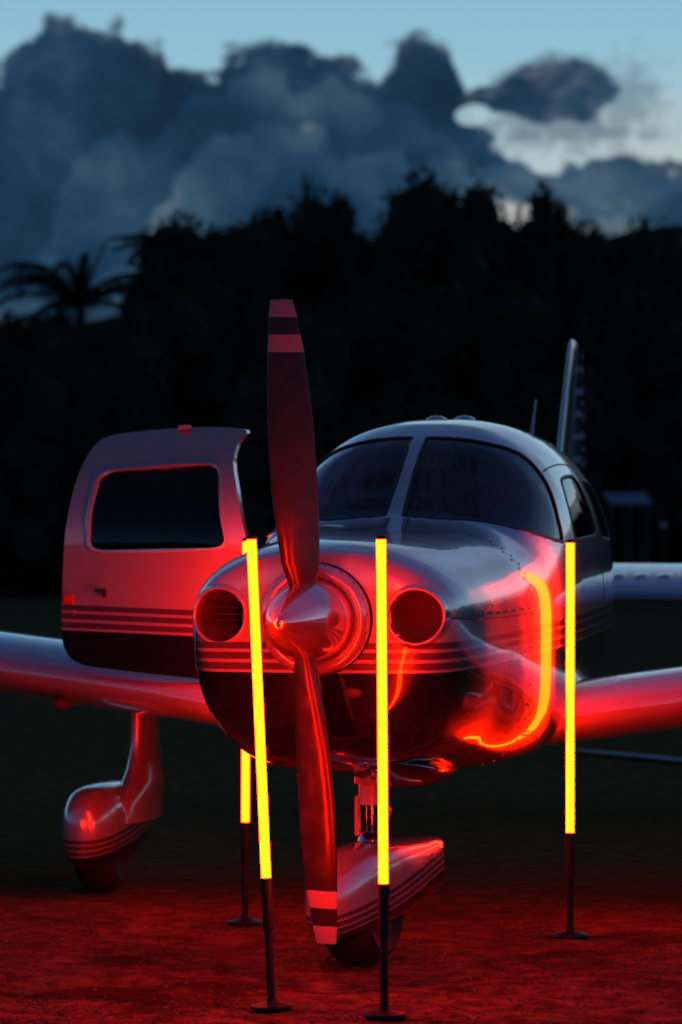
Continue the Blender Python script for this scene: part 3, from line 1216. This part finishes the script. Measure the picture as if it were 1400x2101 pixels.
# stabilator, trailing edge up, with pressed stiffening beads
stab = empty("stabilator", (0, 6.85, 1.13))
stab.parent = plane
stab.rotation_euler = (R(12), 0, 0)
for sg in (-1, 1):
    bm = bmesh.new()
    rings = []
    for u, s0, ch, t in ((.03, -.24, .78, .7), (.5, -.24, .77, .75), (1.9, -.22, .72, .75), (1.97, -.16, .6, .4)):
        rings.append([(sg * u, s0 + x * ch, y * ch * t) for x, y in AF])
    if sg < 0:
        rings = rings[::-1]
    ring_loft(bm, rings)
    half = bm_obj("stabilator_panel", bm, M_WHITE, stab)
    for k in range(15):
        bm = bmesh.new()
        u = .16 + k * .115
        s_a, s_b = -.02, .13
        top = lambda s: np.interp((s + .24) / .77, [p[0] for p in AF[:22]][::-1], [p[1] for p in AF[:22]][::-1]) * .77 * .75
        rings = []
        for s, hh in ((s_a, .001), (s_a + .03, .007), (s_b - .05, .007), (s_b, .001)):
            rings.append([(sg * u + .036 * math.cos(q), s, top(s) - .002 + hh * max(math.sin(q), 0) * 1.4) for q in np.linspace(0, math.pi, 9)])
        ring_loft(bm, rings, closed=False)
        bm_obj("stiffening_bead", bm, M_WHITE, half)

# roof fittings
bm = bmesh.new()
tube(bm, [(.18, 3.6, 1.76), (.183, 3.64, 1.87), (.19, 3.68, 1.965)], [.010, .006, .004], 8)
bm_obj("whip_antenna", bm, M_STRUT, plane)
for cxx in (-.07, .04):
    bm = bmesh.new()
    lathe(bm, [(.045, -.01), (.04, .01), (.02, .02), (.004, .022)], 'z', 18, (cxx, 2.75, 1.855))
    bm_obj("roof_vent", bm, M_WHITE, plane)
# ---- the open cabin door (hinged at its front edge, swung out square to the body)
HS, HU = 1.98, -.575
door = empty("cabin_door", (HU, HS, 0), R(180 - 3))
door.parent = plane
# local door frame: x outwards from the hinge, y towards the nose is the outer skin side, z up
DW = .80


def door_curl(z):
    """how far the skin leans back (towards the tail) at height z"""
    t = max(0.0, (z - 1.35) / .47)
    lo = max(0.0, (1.02 - z) / .4)
    return -.19 * t**2.0 - .05 * lo**2


OUT = [(.095, 1.47), (.125, 1.60), (.148, 1.68), (.150, 1.73), (.138, 1.775), (.112, 1.806), (.150, 1.818), (.24, 1.824), (.34, 1.822), (.45, 1.814), (.55, 1.804),
       (.618, 1.792), (.655, 1.765), (.682, 1.71), (.702, 1.63), (.716, 1.53), (.727, 1.41), (.733, 1.28), (.738, 1.15), (.737, 1.03),
       (.728, .985), (.70, .945), (.655, .925), (.58, .915), (.45, .900), (.30, .885), (.10, .865), (.0, .865), (.015, 1.10), (.05, 1.30)]
WIN = round_poly([(.155, 1.365), (.185, 1.51), (.205, 1.685), (.40, 1.675), (.632, 1.655), (.655, 1.50), (.652, 1.352), (.40, 1.355)], .28, 6)


def smooth_loop(poly, it=2):
    a = [np.array(p) for p in poly]
    for _ in range(it):
        b_ = []
        for i in range(len(a)):
            p, q = a[i], a[(i + 1) % len(a)]
            b_ += [p * .75 + q * .25, p * .25 + q * .75]
        a = b_
    return a


OUTL = [(p[0] * 1.09, p[1]) for p in smooth_loop(OUT, 1)]
WINL = [(.155 + (p[0] - .155) * 1.10, p[1]) for p in WIN]


def door_skin(depth, name, mat, parent):
    bm = bmesh.new()
    loops = []
    for loop in (OUTL, WINL):
        vs = [bm.verts.new((x, 0, z)) for x, z in loop]
        es = [bm.edges.new((vs[i], vs[(i + 1) % len(vs)])) for i in range(len(vs))]
        loops += es
    bmesh.ops.triangle_fill(bm, use_beauty=True, use_dissolve=False, edges=loops)
    # finer mesh so that the skin can bend
    for z in np.arange(.90, 1.82, .03):
        bmesh.ops.bisect_plane(bm, geom=bm.verts[:] + bm.edges[:] + bm.faces[:], plane_co=(0, 0, z), plane_no=(0, 0, 1))
    for x in np.arange(.04, .81, .05):
        bmesh.ops.bisect_plane(bm, geom=bm.verts[:] + bm.edges[:] + bm.faces[:], plane_co=(x, 0, 0), plane_no=(1, 0, 0))
    r = bmesh.ops.extrude_face_region(bm, geom=bm.faces[:])
    for e in r['geom']:
        if isinstance(e, bmesh.types.BMVert):
            e.co.y = -depth
    for vtx in bm.verts:
        vtx.co.y += door_curl(vtx.co.z)
    return bm_obj(name, bm, mat, parent, sharp=40)


M_DOOR = paint("door paint with pinstripes", 1.030, 0.0, 1.0)
# stripes on the door slope slightly along it: give the material a door-based slope
_t = M_DOOR.node_tree
for nd in _t.nodes:
    if nd.type == 'MATH' and nd.operation == 'MULTIPLY_ADD' and abs(nd.inputs[2].default_value - 1.030) < 1e-6:
        sepn = nd.inputs[0].links[0].from_node
        _t.links.new(sepn.outputs[0], nd.inputs[0])
        nd.inputs[1].default_value = .035
skin = door_skin(.045, "door_skin", M_DOOR, door)
# pane and seal
bm = bmesh.new()
c = np.mean(np.array(WINL), 0)
big = [tuple(c + (np.array(p) - c) * 1.03) for p in WINL]
vs = [bm.verts.new((x, 0, z)) for x, z in big]
es = [bm.edges.new((vs[i], vs[(i + 1) % len(vs)])) for i in range(len(vs))]
bmesh.ops.triangle_fill(bm, use_beauty=True, use_dissolve=False, edges=es)
for z in np.arange(1.36, 1.70, .03):
    bmesh.ops.bisect_plane(bm, geom=bm.verts[:] + bm.edges[:] + bm.faces[:], plane_co=(0, 0, z), plane_no=(0, 0, 1))
for vtx in bm.verts:
    vtx.co.y = -.018 + door_curl(vtx.co.z)
bm_obj("door_window", bm, M_GLASS, door)
bm = bmesh.new()
rows = []
for x, z in WINL:
    d_ = np.array([x, z]) - c
    d_ = d_ / np.linalg.norm(d_)
    y0 = door_curl(z)
    rows.append([(x + d_[0] * .010, y0 + .0005, z + d_[1] * .010), (x + d_[0] * .004, y0 + .005, z + d_[1] * .004),
                 (x - d_[0] * .006, y0 + .004, z - d_[1] * .006), (x - d_[0] * .009, y0 - .012, z - d_[1] * .009)])
vs = [[bm.verts.new(p) for p in r] for r in rows]
for i in range(len(vs)):
    for k in range(3):
        bm.faces.new((vs[i][k], vs[(i + 1) % len(vs)][k], vs[(i + 1) % len(vs)][k + 1], vs[i][k + 1]))
bm_obj("window_seal", bm, M_WHITE, door)
# latch, red tab, roof catch
bm = bmesh.new()
box(bm, (.634, .006, 1.198), (.012, .012, .030))
box(bm, (.649, .010, 1.208), (.04, .010, .010))
bm_obj("door_handle", bm, M_SEAL, door, False)
bm = bmesh.new()
box(bm, (.775, .004, 1.175), (.042, .010, .036))
bmesh.ops.bevel(bm, geom=bm.edges[:], offset=.003, segments=2, affect='EDGES')
bm_obj("red_tab", bm, M_RED, door)
bm = bmesh.new()
box(bm, (.375, door_curl(1.81) + .004, 1.822), (.05, .03, .018))
bmesh.ops.bevel(bm, geom=bm.edges[:], offset=.004, segments=2, affect='EDGES')
bm_obj("roof_catch", bm, M_STRUT, door)
for zz in (1.0, 1.25):
    bm = bmesh.new()
    box(bm, (-.01, -.03, zz), (.05, .05, .06))
    bm_obj("hinge", bm, M_STEEL, door, False)

# ------------------------------------------------------------------ landing gear


def wheel(name, loc, rad, wd, steer=0.0, parent=plane):
    bm = bmesh.new()
    prof = []
    for t in np.linspace(-1, 1, 15):
        prof.append((rad - (abs(t)**3.2) * rad * .30, t * wd / 2))
    lathe(bm, [(rad * .45, -wd / 2 * .8)] + prof + [(rad * .45, wd / 2 * .8)], 'x', 40)
    for k in (-.5, 0, .5):
        pass
    t = bm_obj(name, bm, M_RUBBER, parent)
    t.location = loc
    t.rotation_euler = (0, 0, steer)
    bm = bmesh.new()
    lathe(bm, [(.02, -wd / 2 * .86), (rad * .46, -wd / 2 * .82), (rad * .44, -wd / 2 * .5), (rad * .44, wd / 2 * .5), (rad * .46, wd / 2 * .82), (.02, wd / 2 * .86)], 'x', 28)
    bm_obj("wheel_hub", bm, M_STEEL, t)
    return t


def fairing(name, secs, mat, parent, n=32, sharp=40):
    """secs: (y, half width, top z, bottom z, exponent)"""
    bm = bmesh.new()
    rings = []
    for y, w, zt, zb, ex in secs:
        zc, hz = (zt + zb) / 2, (zt - zb) / 2
        rings.append([(w * math.copysign(abs(math.cos(q))**(2 / ex), math.cos(q)), y, zc + hz * math.copysign(abs(math.sin(q))**(2 / ex), math.sin(q)))
                      for q in np.linspace(0, 2 * math.pi, n, endpoint=False)])
    ring_loft(bm, rings)
    return bm_obj(name, bm, mat, parent, sharp=sharp)


def interp_secs(secs, n):
    a = np.array(secs)
    ys = a[0, 0] + (a[-1, 0] - a[0, 0]) * (1 - np.cos(np.linspace(0, np.pi, n))) / 2
    return [tuple([y] + [float(pchip(a[:, 0], a[:, i], np.array([y]))[0]) for i in range(1, 5)]) for y in ys]


# nose gear, steered a few degrees
ng = empty("nose_gear", (.045, .62, 0), R(-15))
ng.parent = plane
secs = [(-.36, .012, .25, .19, 2.2), (-.34, .045, .295, .145, 2.3), (-.27, .085, .350, .112, 2.5), (-.12, .112, .402, .105, 2.8), (.05, .120, .412, .130, 3.2),
        (.20, .115, .408, .165, 3.6), (.32, .106, .403, .195, 4.4), (.410, .099, .399, .215, 6), (.426, .096, .397, .220, 6), (.430, .088, .391, .228, 6)]
fairing("wheel_fairing", interp_secs(secs, 40), M_PANT_N, ng)
wheel("tyre", (0, -.02, .185), .185, .19, 0, ng)
bm = bmesh.new()
lathe(bm, [(.034, .60), (.046, .598), (.046, .53), (.03, .528)], 'z', 28, (0, .06, 0))
bm_obj("strut_collar", bm, M_STRUT, ng)
bm = bmesh.new()
lathe(bm, [(.055, .70), (.055, .64), (.06, .635), (.06, .60), (.034, .598)], 'z', 28, (0, .06, 0))
bm_obj("strut_housing", bm, M_STRUT, ng)
bm = bmesh.new()
lathe(bm, [(.021, .53), (.021, .43)], 'z', 24, (0, .06, 0))
lathe(bm, [(.030, .44), (.045, .425), (.05, .41)], 'z', 24, (0, .06, 0))
bm_obj("oleo_piston", bm, M_CHROME, ng)
bm = bmesh.new()
tube(bm, [(.0, .10, .56), (.0, .19, .50), (.0, .11, .43)], .011, 8)
bm_obj("torque_link", bm, M_STRUT, ng)
bm = bmesh.new()
box(bm, (-.055, .06, .49), (.012, .02, .13))
bm_obj("fork_rod", bm, M_STRUT, ng)

for sg in (-1, 1):
    mg = empty("main_gear", (sg * 1.40, 2.70, 0))
    mg.parent = plane
    secs = [(-.36, .012, .31, .18, 2.2), (-.345, .05, .355, .15, 2.3), (-.29, .085, .40, .125, 2.4), (-.17, .112, .430, .112, 2.6), (0, .122, .436, .112, 2.7),
            (.2, .118, .432, .11, 2.7), (.40, .105, .405, .17, 2.6), (.58, .068, .365, .24, 2.4), (.66, .02, .33, .28, 2.2), (.68, .006, .31, .29, 2)]
    fairing("wheel_fairing", interp_secs(secs, 36), M_PANT_M, mg)
    wheel("tyre", (0, 0, .178), .178, .17, 0, mg)
    bm = bmesh.new()
    rings = []
    top = wing_z(1.33) + .0
    for z, y0, hx, hy in ((.28, .17, .062, .26), (.36, .18, .064, .26), (.40, .20, .066, .245), (.435, .235, .068, .215), (.48, .25, .058, .175), (.53, .255, .053, .155), (.60, .255, .050, .14), (top - .02, .25, .050, .14)):
        rings.append([(-sg * .105 + hx * math.cos(q), y0 + hy * math.sin(q) * (1 if math.sin(q) < 0 else 1.25), z) for q in np.linspace(0, 2 * math.pi, 26, endpoint=False)])
    ring_loft(bm, rings)
    bm_obj("leg_fairing", bm, M_WHITE, mg)

# ------------------------------------------------------------------ light stands


def light_stand(loc, lean, label, dz=0.0):
    st = empty("light_stand", loc, rot=(0, lean, 0))
    props(st, label, "light stand", "red tube lights on black stands round the nose")
    bm = bmesh.new()
    lathe(bm, [(.001, .0), (.062, .0), (.065, .004), (.064, .009), (.030, .016), (.016, .020), (.014, .03)], 'z', 36)
    bm_obj("base_plate", bm, M_BLACK, st)
    bm = bmesh.new()
    lathe(bm, [(.0125, .02), (.0125, .25)], 'z', 18)
    bm_obj("pole", bm, M_BLACK, st)
    bm = bmesh.new()
    lathe(bm, [(.0125, .235 + dz), (.0165, .238 + dz), (.0165, .352 + dz), (.0185, .354 + dz), (.0185, .392 + dz), (.016, .394 + dz)], 'z', 20)
    bm_obj("socket", bm, M_BLACK, st)
    bm = bmesh.new()
    lathe(bm, [(.0148, .394 + dz), (.0148, 1.418 + dz)], 'z', 28)
    bm_obj("light_tube", bm, M_TUBE, st)
    bm = bmesh.new()
    lathe(bm, [(.0168, 1.418 + dz), (.0168, 1.424 + dz), (.014, 1.430 + dz)], 'z', 28)
    bm_obj("end_cap", bm, M_BLACK, st)
    return st


def gp(px, py):
    Y = 7450 * CAM_H / (py - 1057)
    return ((px - 700) / 7450 * Y, Y, 0.0)


light_stand(gp(789, 2085), R(-.4), "upright glowing tube light standing just in front of the right cowl inlet")
light_stand(gp(558, 2068), R(-2.5), "leaning glowing tube light standing in front of the left cowl inlet and the propeller")
light_stand(gp(1170, 1922), R(.05), "glowing tube light standing alone beside the right flank of the fuselage", -.026)
light_stand(gp(503, 1894.6), R(.2), "tube light half hidden behind the dark lower left of the cowling", -.024)

# ------------------------------------------------------------------ near ground cover


def build_cover():
    V, Fc = [], []
    for _ in range(7000):
        x, y = random.uniform(-1.5, 1.5), random.uniform(10.2, 14.5)
        if noise.noise(Vector((x * 2.2, y * 1.6, 4))) < .02 and random.random() < .9:
            continue
        for _k in range(random.randint(2, 5)):
            bx, by = x + random.gauss(0, .012), y + random.gauss(0, .012)
            h = random.uniform(.004, .015)
            a = random.uniform(0, 6.28)
            dx, dy = math.cos(a) * .0022, math.sin(a) * .0022
            lx, ly = random.gauss(0, .018), random.gauss(0, .018)
            z = near_h(bx, by) - .003
            i = len(V)
            V += [(bx - dx, by - dy, z), (bx + dx, by + dy, z), (bx + lx * .5, by + ly * .5, z + h * .7), (bx + lx, by + ly, z + h)]
            Fc += [(i, i + 1, i + 2), (i, i + 2, i + 3)]
    o = mesh_obj("grass_tufts", V, Fc, M_GRASS, smooth=False)
    props(o, "short sparse grass tufts on the trodden red lit ground", "grass", kind="stuff")
    V, Fc = [], []
    for _ in range(1400):
        x, y = random.uniform(-1.5, 1.5), random.uniform(10.2, 13.5)
        r = random.uniform(.003, .011)
        z = near_h(x, y) + r * .2
        i = len(V)
        V += [(x + r * random.uniform(.7, 1.2), y, z), (x, y + r, z), (x - r * random.uniform(.7, 1.2), y, z), (x, y - r, z), (x, y, z + r * .8), (x, y, z - r)]
        Fc += [(i, i + 1, i + 4), (i + 1, i + 2, i + 4), (i + 2, i + 3, i + 4), (i + 3, i, i + 4)]
    o = mesh_obj("pebbles", V, Fc, M_STONE, smooth=False)
    props(o, "small stones and crumbs of earth scattered on the ground", "pebbles", kind="stuff")


build_cover()

# ------------------------------------------------------------------ trees


def crown_mesh(name, seed, lobes, leaves, leaf):
    r = np.random.default_rng(seed)
    L = []
    for _ in range(lobes):
        a = r.uniform(0, 2 * np.pi)
        rad = r.uniform(.1, .78)
        z = r.uniform(-.75, .72)
        k = math.sqrt(max(0, 1 - z * z))
        L.append((rad * k * math.cos(a), rad * k * math.sin(a), z, r.uniform(.15, .34)))
    V, Fc = [], []
    per = leaves // lobes
    for cx, cy, cz, rr in L:
        # dense heart of the lobe
        bm = bmesh.new()
        bmesh.ops.create_icosphere(bm, subdivisions=2, radius=rr * .72)
        base = len(V)
        for q in bm.verts:
            f_ = 1 + .35 * noise.noise(q.co * (3 / rr) + Vector((seed, cx * 5, cz * 5)))
            V.append((cx + q.co.x * f_, cy + q.co.y * f_, cz + q.co.z * f_))
        bm.verts.index_update()
        for fc in bm.faces:
            Fc.append(tuple(base + q.index for q in fc.verts))
        bm.free()
        d = r.normal(size=(per, 3))
        d /= np.linalg.norm(d, axis=1, keepdims=True)
        dist = rr * r.uniform(.6, 1.12, per)**.8
        sprig = r.random(per) < .015
        dist = np.where(sprig, rr * r.uniform(1.0, 1.45, per), dist)
        p = np.array([cx, cy, cz]) + d * dist[:, None]
        t1 = r.normal(size=(per, 3))
        t1 /= np.linalg.norm(t1, axis=1, keepdims=True)
        t2 = np.cross(t1, d)
        t2 /= np.linalg.norm(t2, axis=1, keepdims=True) + 1e-9
        sz = leaf * r.uniform(.6, 1.4, per)[:, None]
        i0 = len(V)
        q4 = np.stack([p - t1 * sz, p + t2 * sz * .45, p + t1 * sz, p - t2 * sz * .45], 1).reshape(-1, 3)
        V += [tuple(x) for x in q4]
        Fc += [(i0 + 4 * k, i0 + 4 * k + 1, i0 + 4 * k + 2, i0 + 4 * k + 3) for k in range(per)]
    A_ = np.array(V)
    A_[:, 2] *= 1.0 / np.percentile(A_[:, 2], 99.6)
    A_[:, :2] *= 1.0 / np.percentile(np.abs(A_[:, :2]), 99.0)
    V = [tuple(q) for q in A_]
    me = bpy.data.meshes.new(name)
    me.from_pydata(V, [], Fc)
    me.materials.append(M_LEAF)
    me.update()
    return me


CROWNS = [crown_mesh("crown", 11 + i, 30 + 3 * i, 7500, .040) for i in range(5)]
bm = bmesh.new()
tube(bm, [(0, 0, 0), (.02, 0, .35), (-.02, .02, .7), (0, 0, 1.0)], [.05, .04, .034, .02], 10)
tube(bm, [(-.01, .01, .6), (.12, .05, .85), (.2, .08, 1.05)], [.022, .016, .008], 7)
tube(bm, [(-.01, .01, .65), (-.13, -.04, .88), (-.2, -.03, 1.08)], [.022, .016, .008], 7)
bmesh.ops.recalc_face_normals(bm, faces=bm.faces)
TRUNK = bpy.data.meshes.new("trunk")
bm.to_mesh(TRUNK)
bm.free()
TRUNK.materials.append(M_BARK)


def place_tree(px, top_y, dist, width, var, label, group=None, name="tree", hfrac=.62, cat="tree"):
    X = (px - 700) / 7450 * dist
    top = CAM_H + (1057 - top_y) / 7450 * dist
    t = empty(name, (X, dist, 0), random.uniform(0, 6.28))
    props(t, label, cat, group)
    hh = top * hfrac / 2
    c = bpy.data.objects.new("crown", CROWNS[var % 5])
    COL.objects.link(c)
    c.parent = t
    c.location = (0, 0, top - hh)
    c.scale = (width / 2, width / 2, hh)
    k = bpy.data.objects.new("trunk", TRUNK)
    COL.objects.link(k)
    k.parent = t
    k.scale = (top * .5, top * .5, top * .72)
    return t


SKY = [(60, 640, 84, 3.4, 0, "low dark tree behind the palm at the far left"),
       (352, 474, 82, 2.6, 1, "dark tree just right of the palms with a frond-like top"),
       (425, 442, 80, 4.2, 2, "rounded dark tree above the open cabin door"),
       (508, 456, 83, 2.8, 3, "narrow dark tree between the door tree and the tree left of the blade"),
       (596, 416, 81, 2.6, 4, "dark tree with flat clumped top straight above the propeller tip"),
       (668, 424, 84, 2.6, 0, "dark tree just right of the propeller tip with a pale gap in its crown"),
       (745, 400, 80, 3.2, 1, "tall dark tree left of the highest crown"),
       (880, 375, 79, 3.1, 2, "highest dark tree, its knobbly top above the windshield"),
       (985, 466, 83, 3.0, 3, "low dark tree under the pale gap in the clouds"),
       (1058, 456, 80, 1.9, 4, "small pointed dark tree right of the pale gap in the clouds"),
       (1125, 405, 81, 2.6, 0, "tall dark tree left of the tail fin, second highest on the skyline"),
       (1220, 452, 82, 3.4, 1, "broad dark tree above the tail fin"),
       (1290, 470, 84, 3.0, 2, "dark tree at the right end of the skyline before the hill"),
       (1385, 505, 84, 2.8, 4, "lower dark tree at the right edge below the far hill")]
for i, (px, ty, ds, wd, vr, lb) in enumerate(SKY):
    place_tree(px, ty, ds, wd, vr, lb, "dark trees on the skyline", hfrac=.72)
for i, px in enumerate((-120, 40, 190, 330, 470, 620, 780, 930, 1080, 1230, 1370, 1520)):
    place_tree(px + random.uniform(-25, 25), 560 + 70 * abs(math.sin(i * 1.7)) + (90 if px < 300 else 0) + (0 if px > 1300 else 0), 74 + random.uniform(-2, 2), random.uniform(2.8, 3.6), i,
               "dark leafy tree in the unbroken belt behind the aeroplane", "trees of the dark belt", hfrac=.95)
for i, px in enumerate((-80, 60, 170, 300, 420, 560, 680, 800, 910, 1030, 1150, 1260, 1350, 1460)):
    place_tree(px + random.uniform(-20, 20), 850 + 90 * math.sin(i * 2.3), 67 + random.uniform(-1, 1.5), random.uniform(2.0, 2.8), i + 2,
               "dark rounded shrub at the foot of the tree belt beyond the grass", "shrubs at the foot of the trees", "shrub", hfrac=1.0, cat="shrub")
for i, px in enumerate(list(range(-3800, -250, 420)) + list(range(1700, 5600, 420))):
    place_tree(px + random.uniform(-60, 60), 500 + 70 * math.sin(i * 2.1), 77 + random.uniform(-3, 5), random.uniform(5.5, 7), i,
               "dark tree further along the belt beyond the edge of view", "trees beyond the frame", hfrac=.95)


def palm(px, base_y, dist, n, L, label, seed, ups=()):
    r = random.Random(seed)
    X = (px - 700) / 7450 * dist
    zt = CAM_H + (1057 - base_y) / 7450 * dist
    t = empty("palm_tree", (X, dist, 0))
    props(t, label, "palm tree", "palms at the left end of the tree line")
    bm = bmesh.new()
    tube(bm, [(.25, 0, 0), (.12, .02, zt * .4), (.02, 0, zt * .75), (0, 0, zt)], [.17, .13, .11, .09], 10)
    bm_obj("trunk", bm, M_BARK, t)
    specs = [(r.uniform(0, 6.28), r.uniform(.15, 1.05), L * r.uniform(.8, 1.1), r.uniform(.8, 1.3)) for _ in range(n)]
    specs += list(ups)
    for az, el, ln, droop in specs:
        bm = bmesh.new()
        pts = []
        p = Vector((0, 0, zt))
        e = el
        m = 14
        for k in range(m + 1):
            pts.append(p.copy())
            dr = Vector((math.cos(az) * math.cos(e), math.sin(az) * math.cos(e), math.sin(e)))
            p = p + dr * (ln / m)
            e -= droop * 1.5 / m * (.4 + 1.2 * k / m)
        tube(bm, pts, [.022 * (1 - .8 * k / m) for k in range(m + 1)], 5)
        for k in range(1, m * 3):
            f_ = k / (m * 3)
            i = min(int(f_ * m), m - 1)
            q = pts[i].lerp(pts[i + 1], f_ * m - i)
            tg = (pts[i + 1] - pts[i]).normalized()
            sd = tg.cross(Vector((0, 0, 1))).normalized() if abs(tg.z) < .98 else Vector((1, 0, 0))
            ll = ln * .24 * math.sin(math.pi * (.12 + .82 * f_))**.7
            for s_ in (-1, 1):
                tip = q + (sd * s_ * .8 + tg * .5 + Vector((0, 0, -.45 + r.uniform(-.15, .15)))).normalized() * ll
                wv = tg * .026
                vs = [bm.verts.new(x) for x in (q - wv, q + wv, tip)]
                bm.faces.new(vs)
        bm_obj("frond", bm, M_PALM, t, False)


palm(165, 628, 78, 13, 2.4, "feathery palm at the left with three fronds standing upright", 3,
     ups=((R(70), 1.45, 1.2, .15), (R(8), 1.30, 1.5, .2), (R(170), 1.42, 1.15, .2), (R(178), .9, 2.3, 1.45), (R(185), .75, 2.1, 1.2), (R(3), .95, 2.1, 1.4), (R(350), .7, 2.0, 1.2)))
palm(325, 505, 79, 9, 1.3, "palm half buried in the trees with a frond reaching left", 8, ups=((R(180), .5, 1.2, .7), (R(165), .25, 1.1, .6)))

# woodland all round the field behind the camera (it shows only as reflections in the paint)
V, Fc = [], []
for i in range(150):
    a = R(38) + R(284) * i / 150 + random.uniform(-.02, .02)
    D = random.uniform(62, 74)
    hh = random.uniform(5.5, 9.5)
    cx, cy = D * math.sin(a), D * math.cos(a) + 11
    bm = bmesh.new()
    bmesh.ops.create_icosphere(bm, subdivisions=3, radius=1)
    base = len(V)
    for q in bm.verts:
        f_ = 1 + .35 * noise.fractal(q.co * 2.3 + Vector((i * 3.1, 0, 0)), 1, 2, 4)
        V.append((cx + q.co.x * 2.6 * f_, cy + q.co.y * 2.6 * f_, hh * .5 + q.co.z * hh * .55 * f_))
    bm.verts.index_update()
    for fc in bm.faces:
        Fc.append(tuple(base + q.index for q in fc.verts))
    bm.free()
o = mesh_obj("far_woods", V, Fc, M_LEAF)
props(o, "dark woods round the rest of the airfield, seen only as reflections", "woods", kind="stuff")

# ------------------------------------------------------------------ small far things on the right
Y0 = 63.0


def far(px, py, Y=Y0):
    return ((px - 700) / 7450 * Y, Y, CAM_H + (1057 - py) / 7450 * Y)


shed = empty("open_shed", far(1290, 1230)[:2] + (0,))
props(shed, "small open shelter with a pale roof at the foot of the trees beyond the tail", "shelter")
sx, sy, sz = shed.location
bm = bmesh.new()
xa, xb = far(1246, 0)[0] - sx, far(1330, 0)[0] - sx
zr = far(0, 1024)[2]
for k in range(12):
    x0 = xa + (xb - xa) * k / 12
    x1 = xa + (xb - xa) * (k + 1) / 12
    vs = [bm.verts.new(q) for q in ((x0, -.6, zr - .05), (x1, -.6, zr - .02), (x1, 1.0, zr + .14), (x0, 1.0, zr + .11))]
    bm.faces.new(vs)
    vs = [bm.verts.new(q) for q in ((x0, -.6, zr - .12), (x1, -.6, zr - .09), (x1, -.6, zr - .02), (x0, -.6, zr - .05))]
    bm.faces.new(vs)
bmesh.ops.remove_doubles(bm, verts=bm.verts, dist=.0005)
bm_obj("roof", bm, M_ROOF, shed, False)
for xx in (xa + .05, (xa + xb) / 2, xb - .05):
    for yy in (-.55, .9):
        bm = bmesh.new()
        box(bm, (xx, yy, zr / 2 - .05), (.06, .06, zr - .06))
        bm_obj("post", bm, M_POST, shed, False)
lamp = empty("globe_post", far(1361, 1230)[:2] + (0,))
props(lamp, "thin post topped by a small pale globe at the far right", "lamp post")
bm = bmesh.new()
zg = far(0, 1078)[2]
tube(bm, [(0, 0, 0), (0, 0, zg - .05)], .02, 8)
bm_obj("post", bm, M_POST, lamp)
bm = bmesh.new()
bmesh.ops.create_uvsphere(bm, u_segments=16, v_segments=10, radius=.06, matrix=Matrix.Translation((0, 0, zg)))
bm_obj("globe", bm, M_GLOBE, lamp)
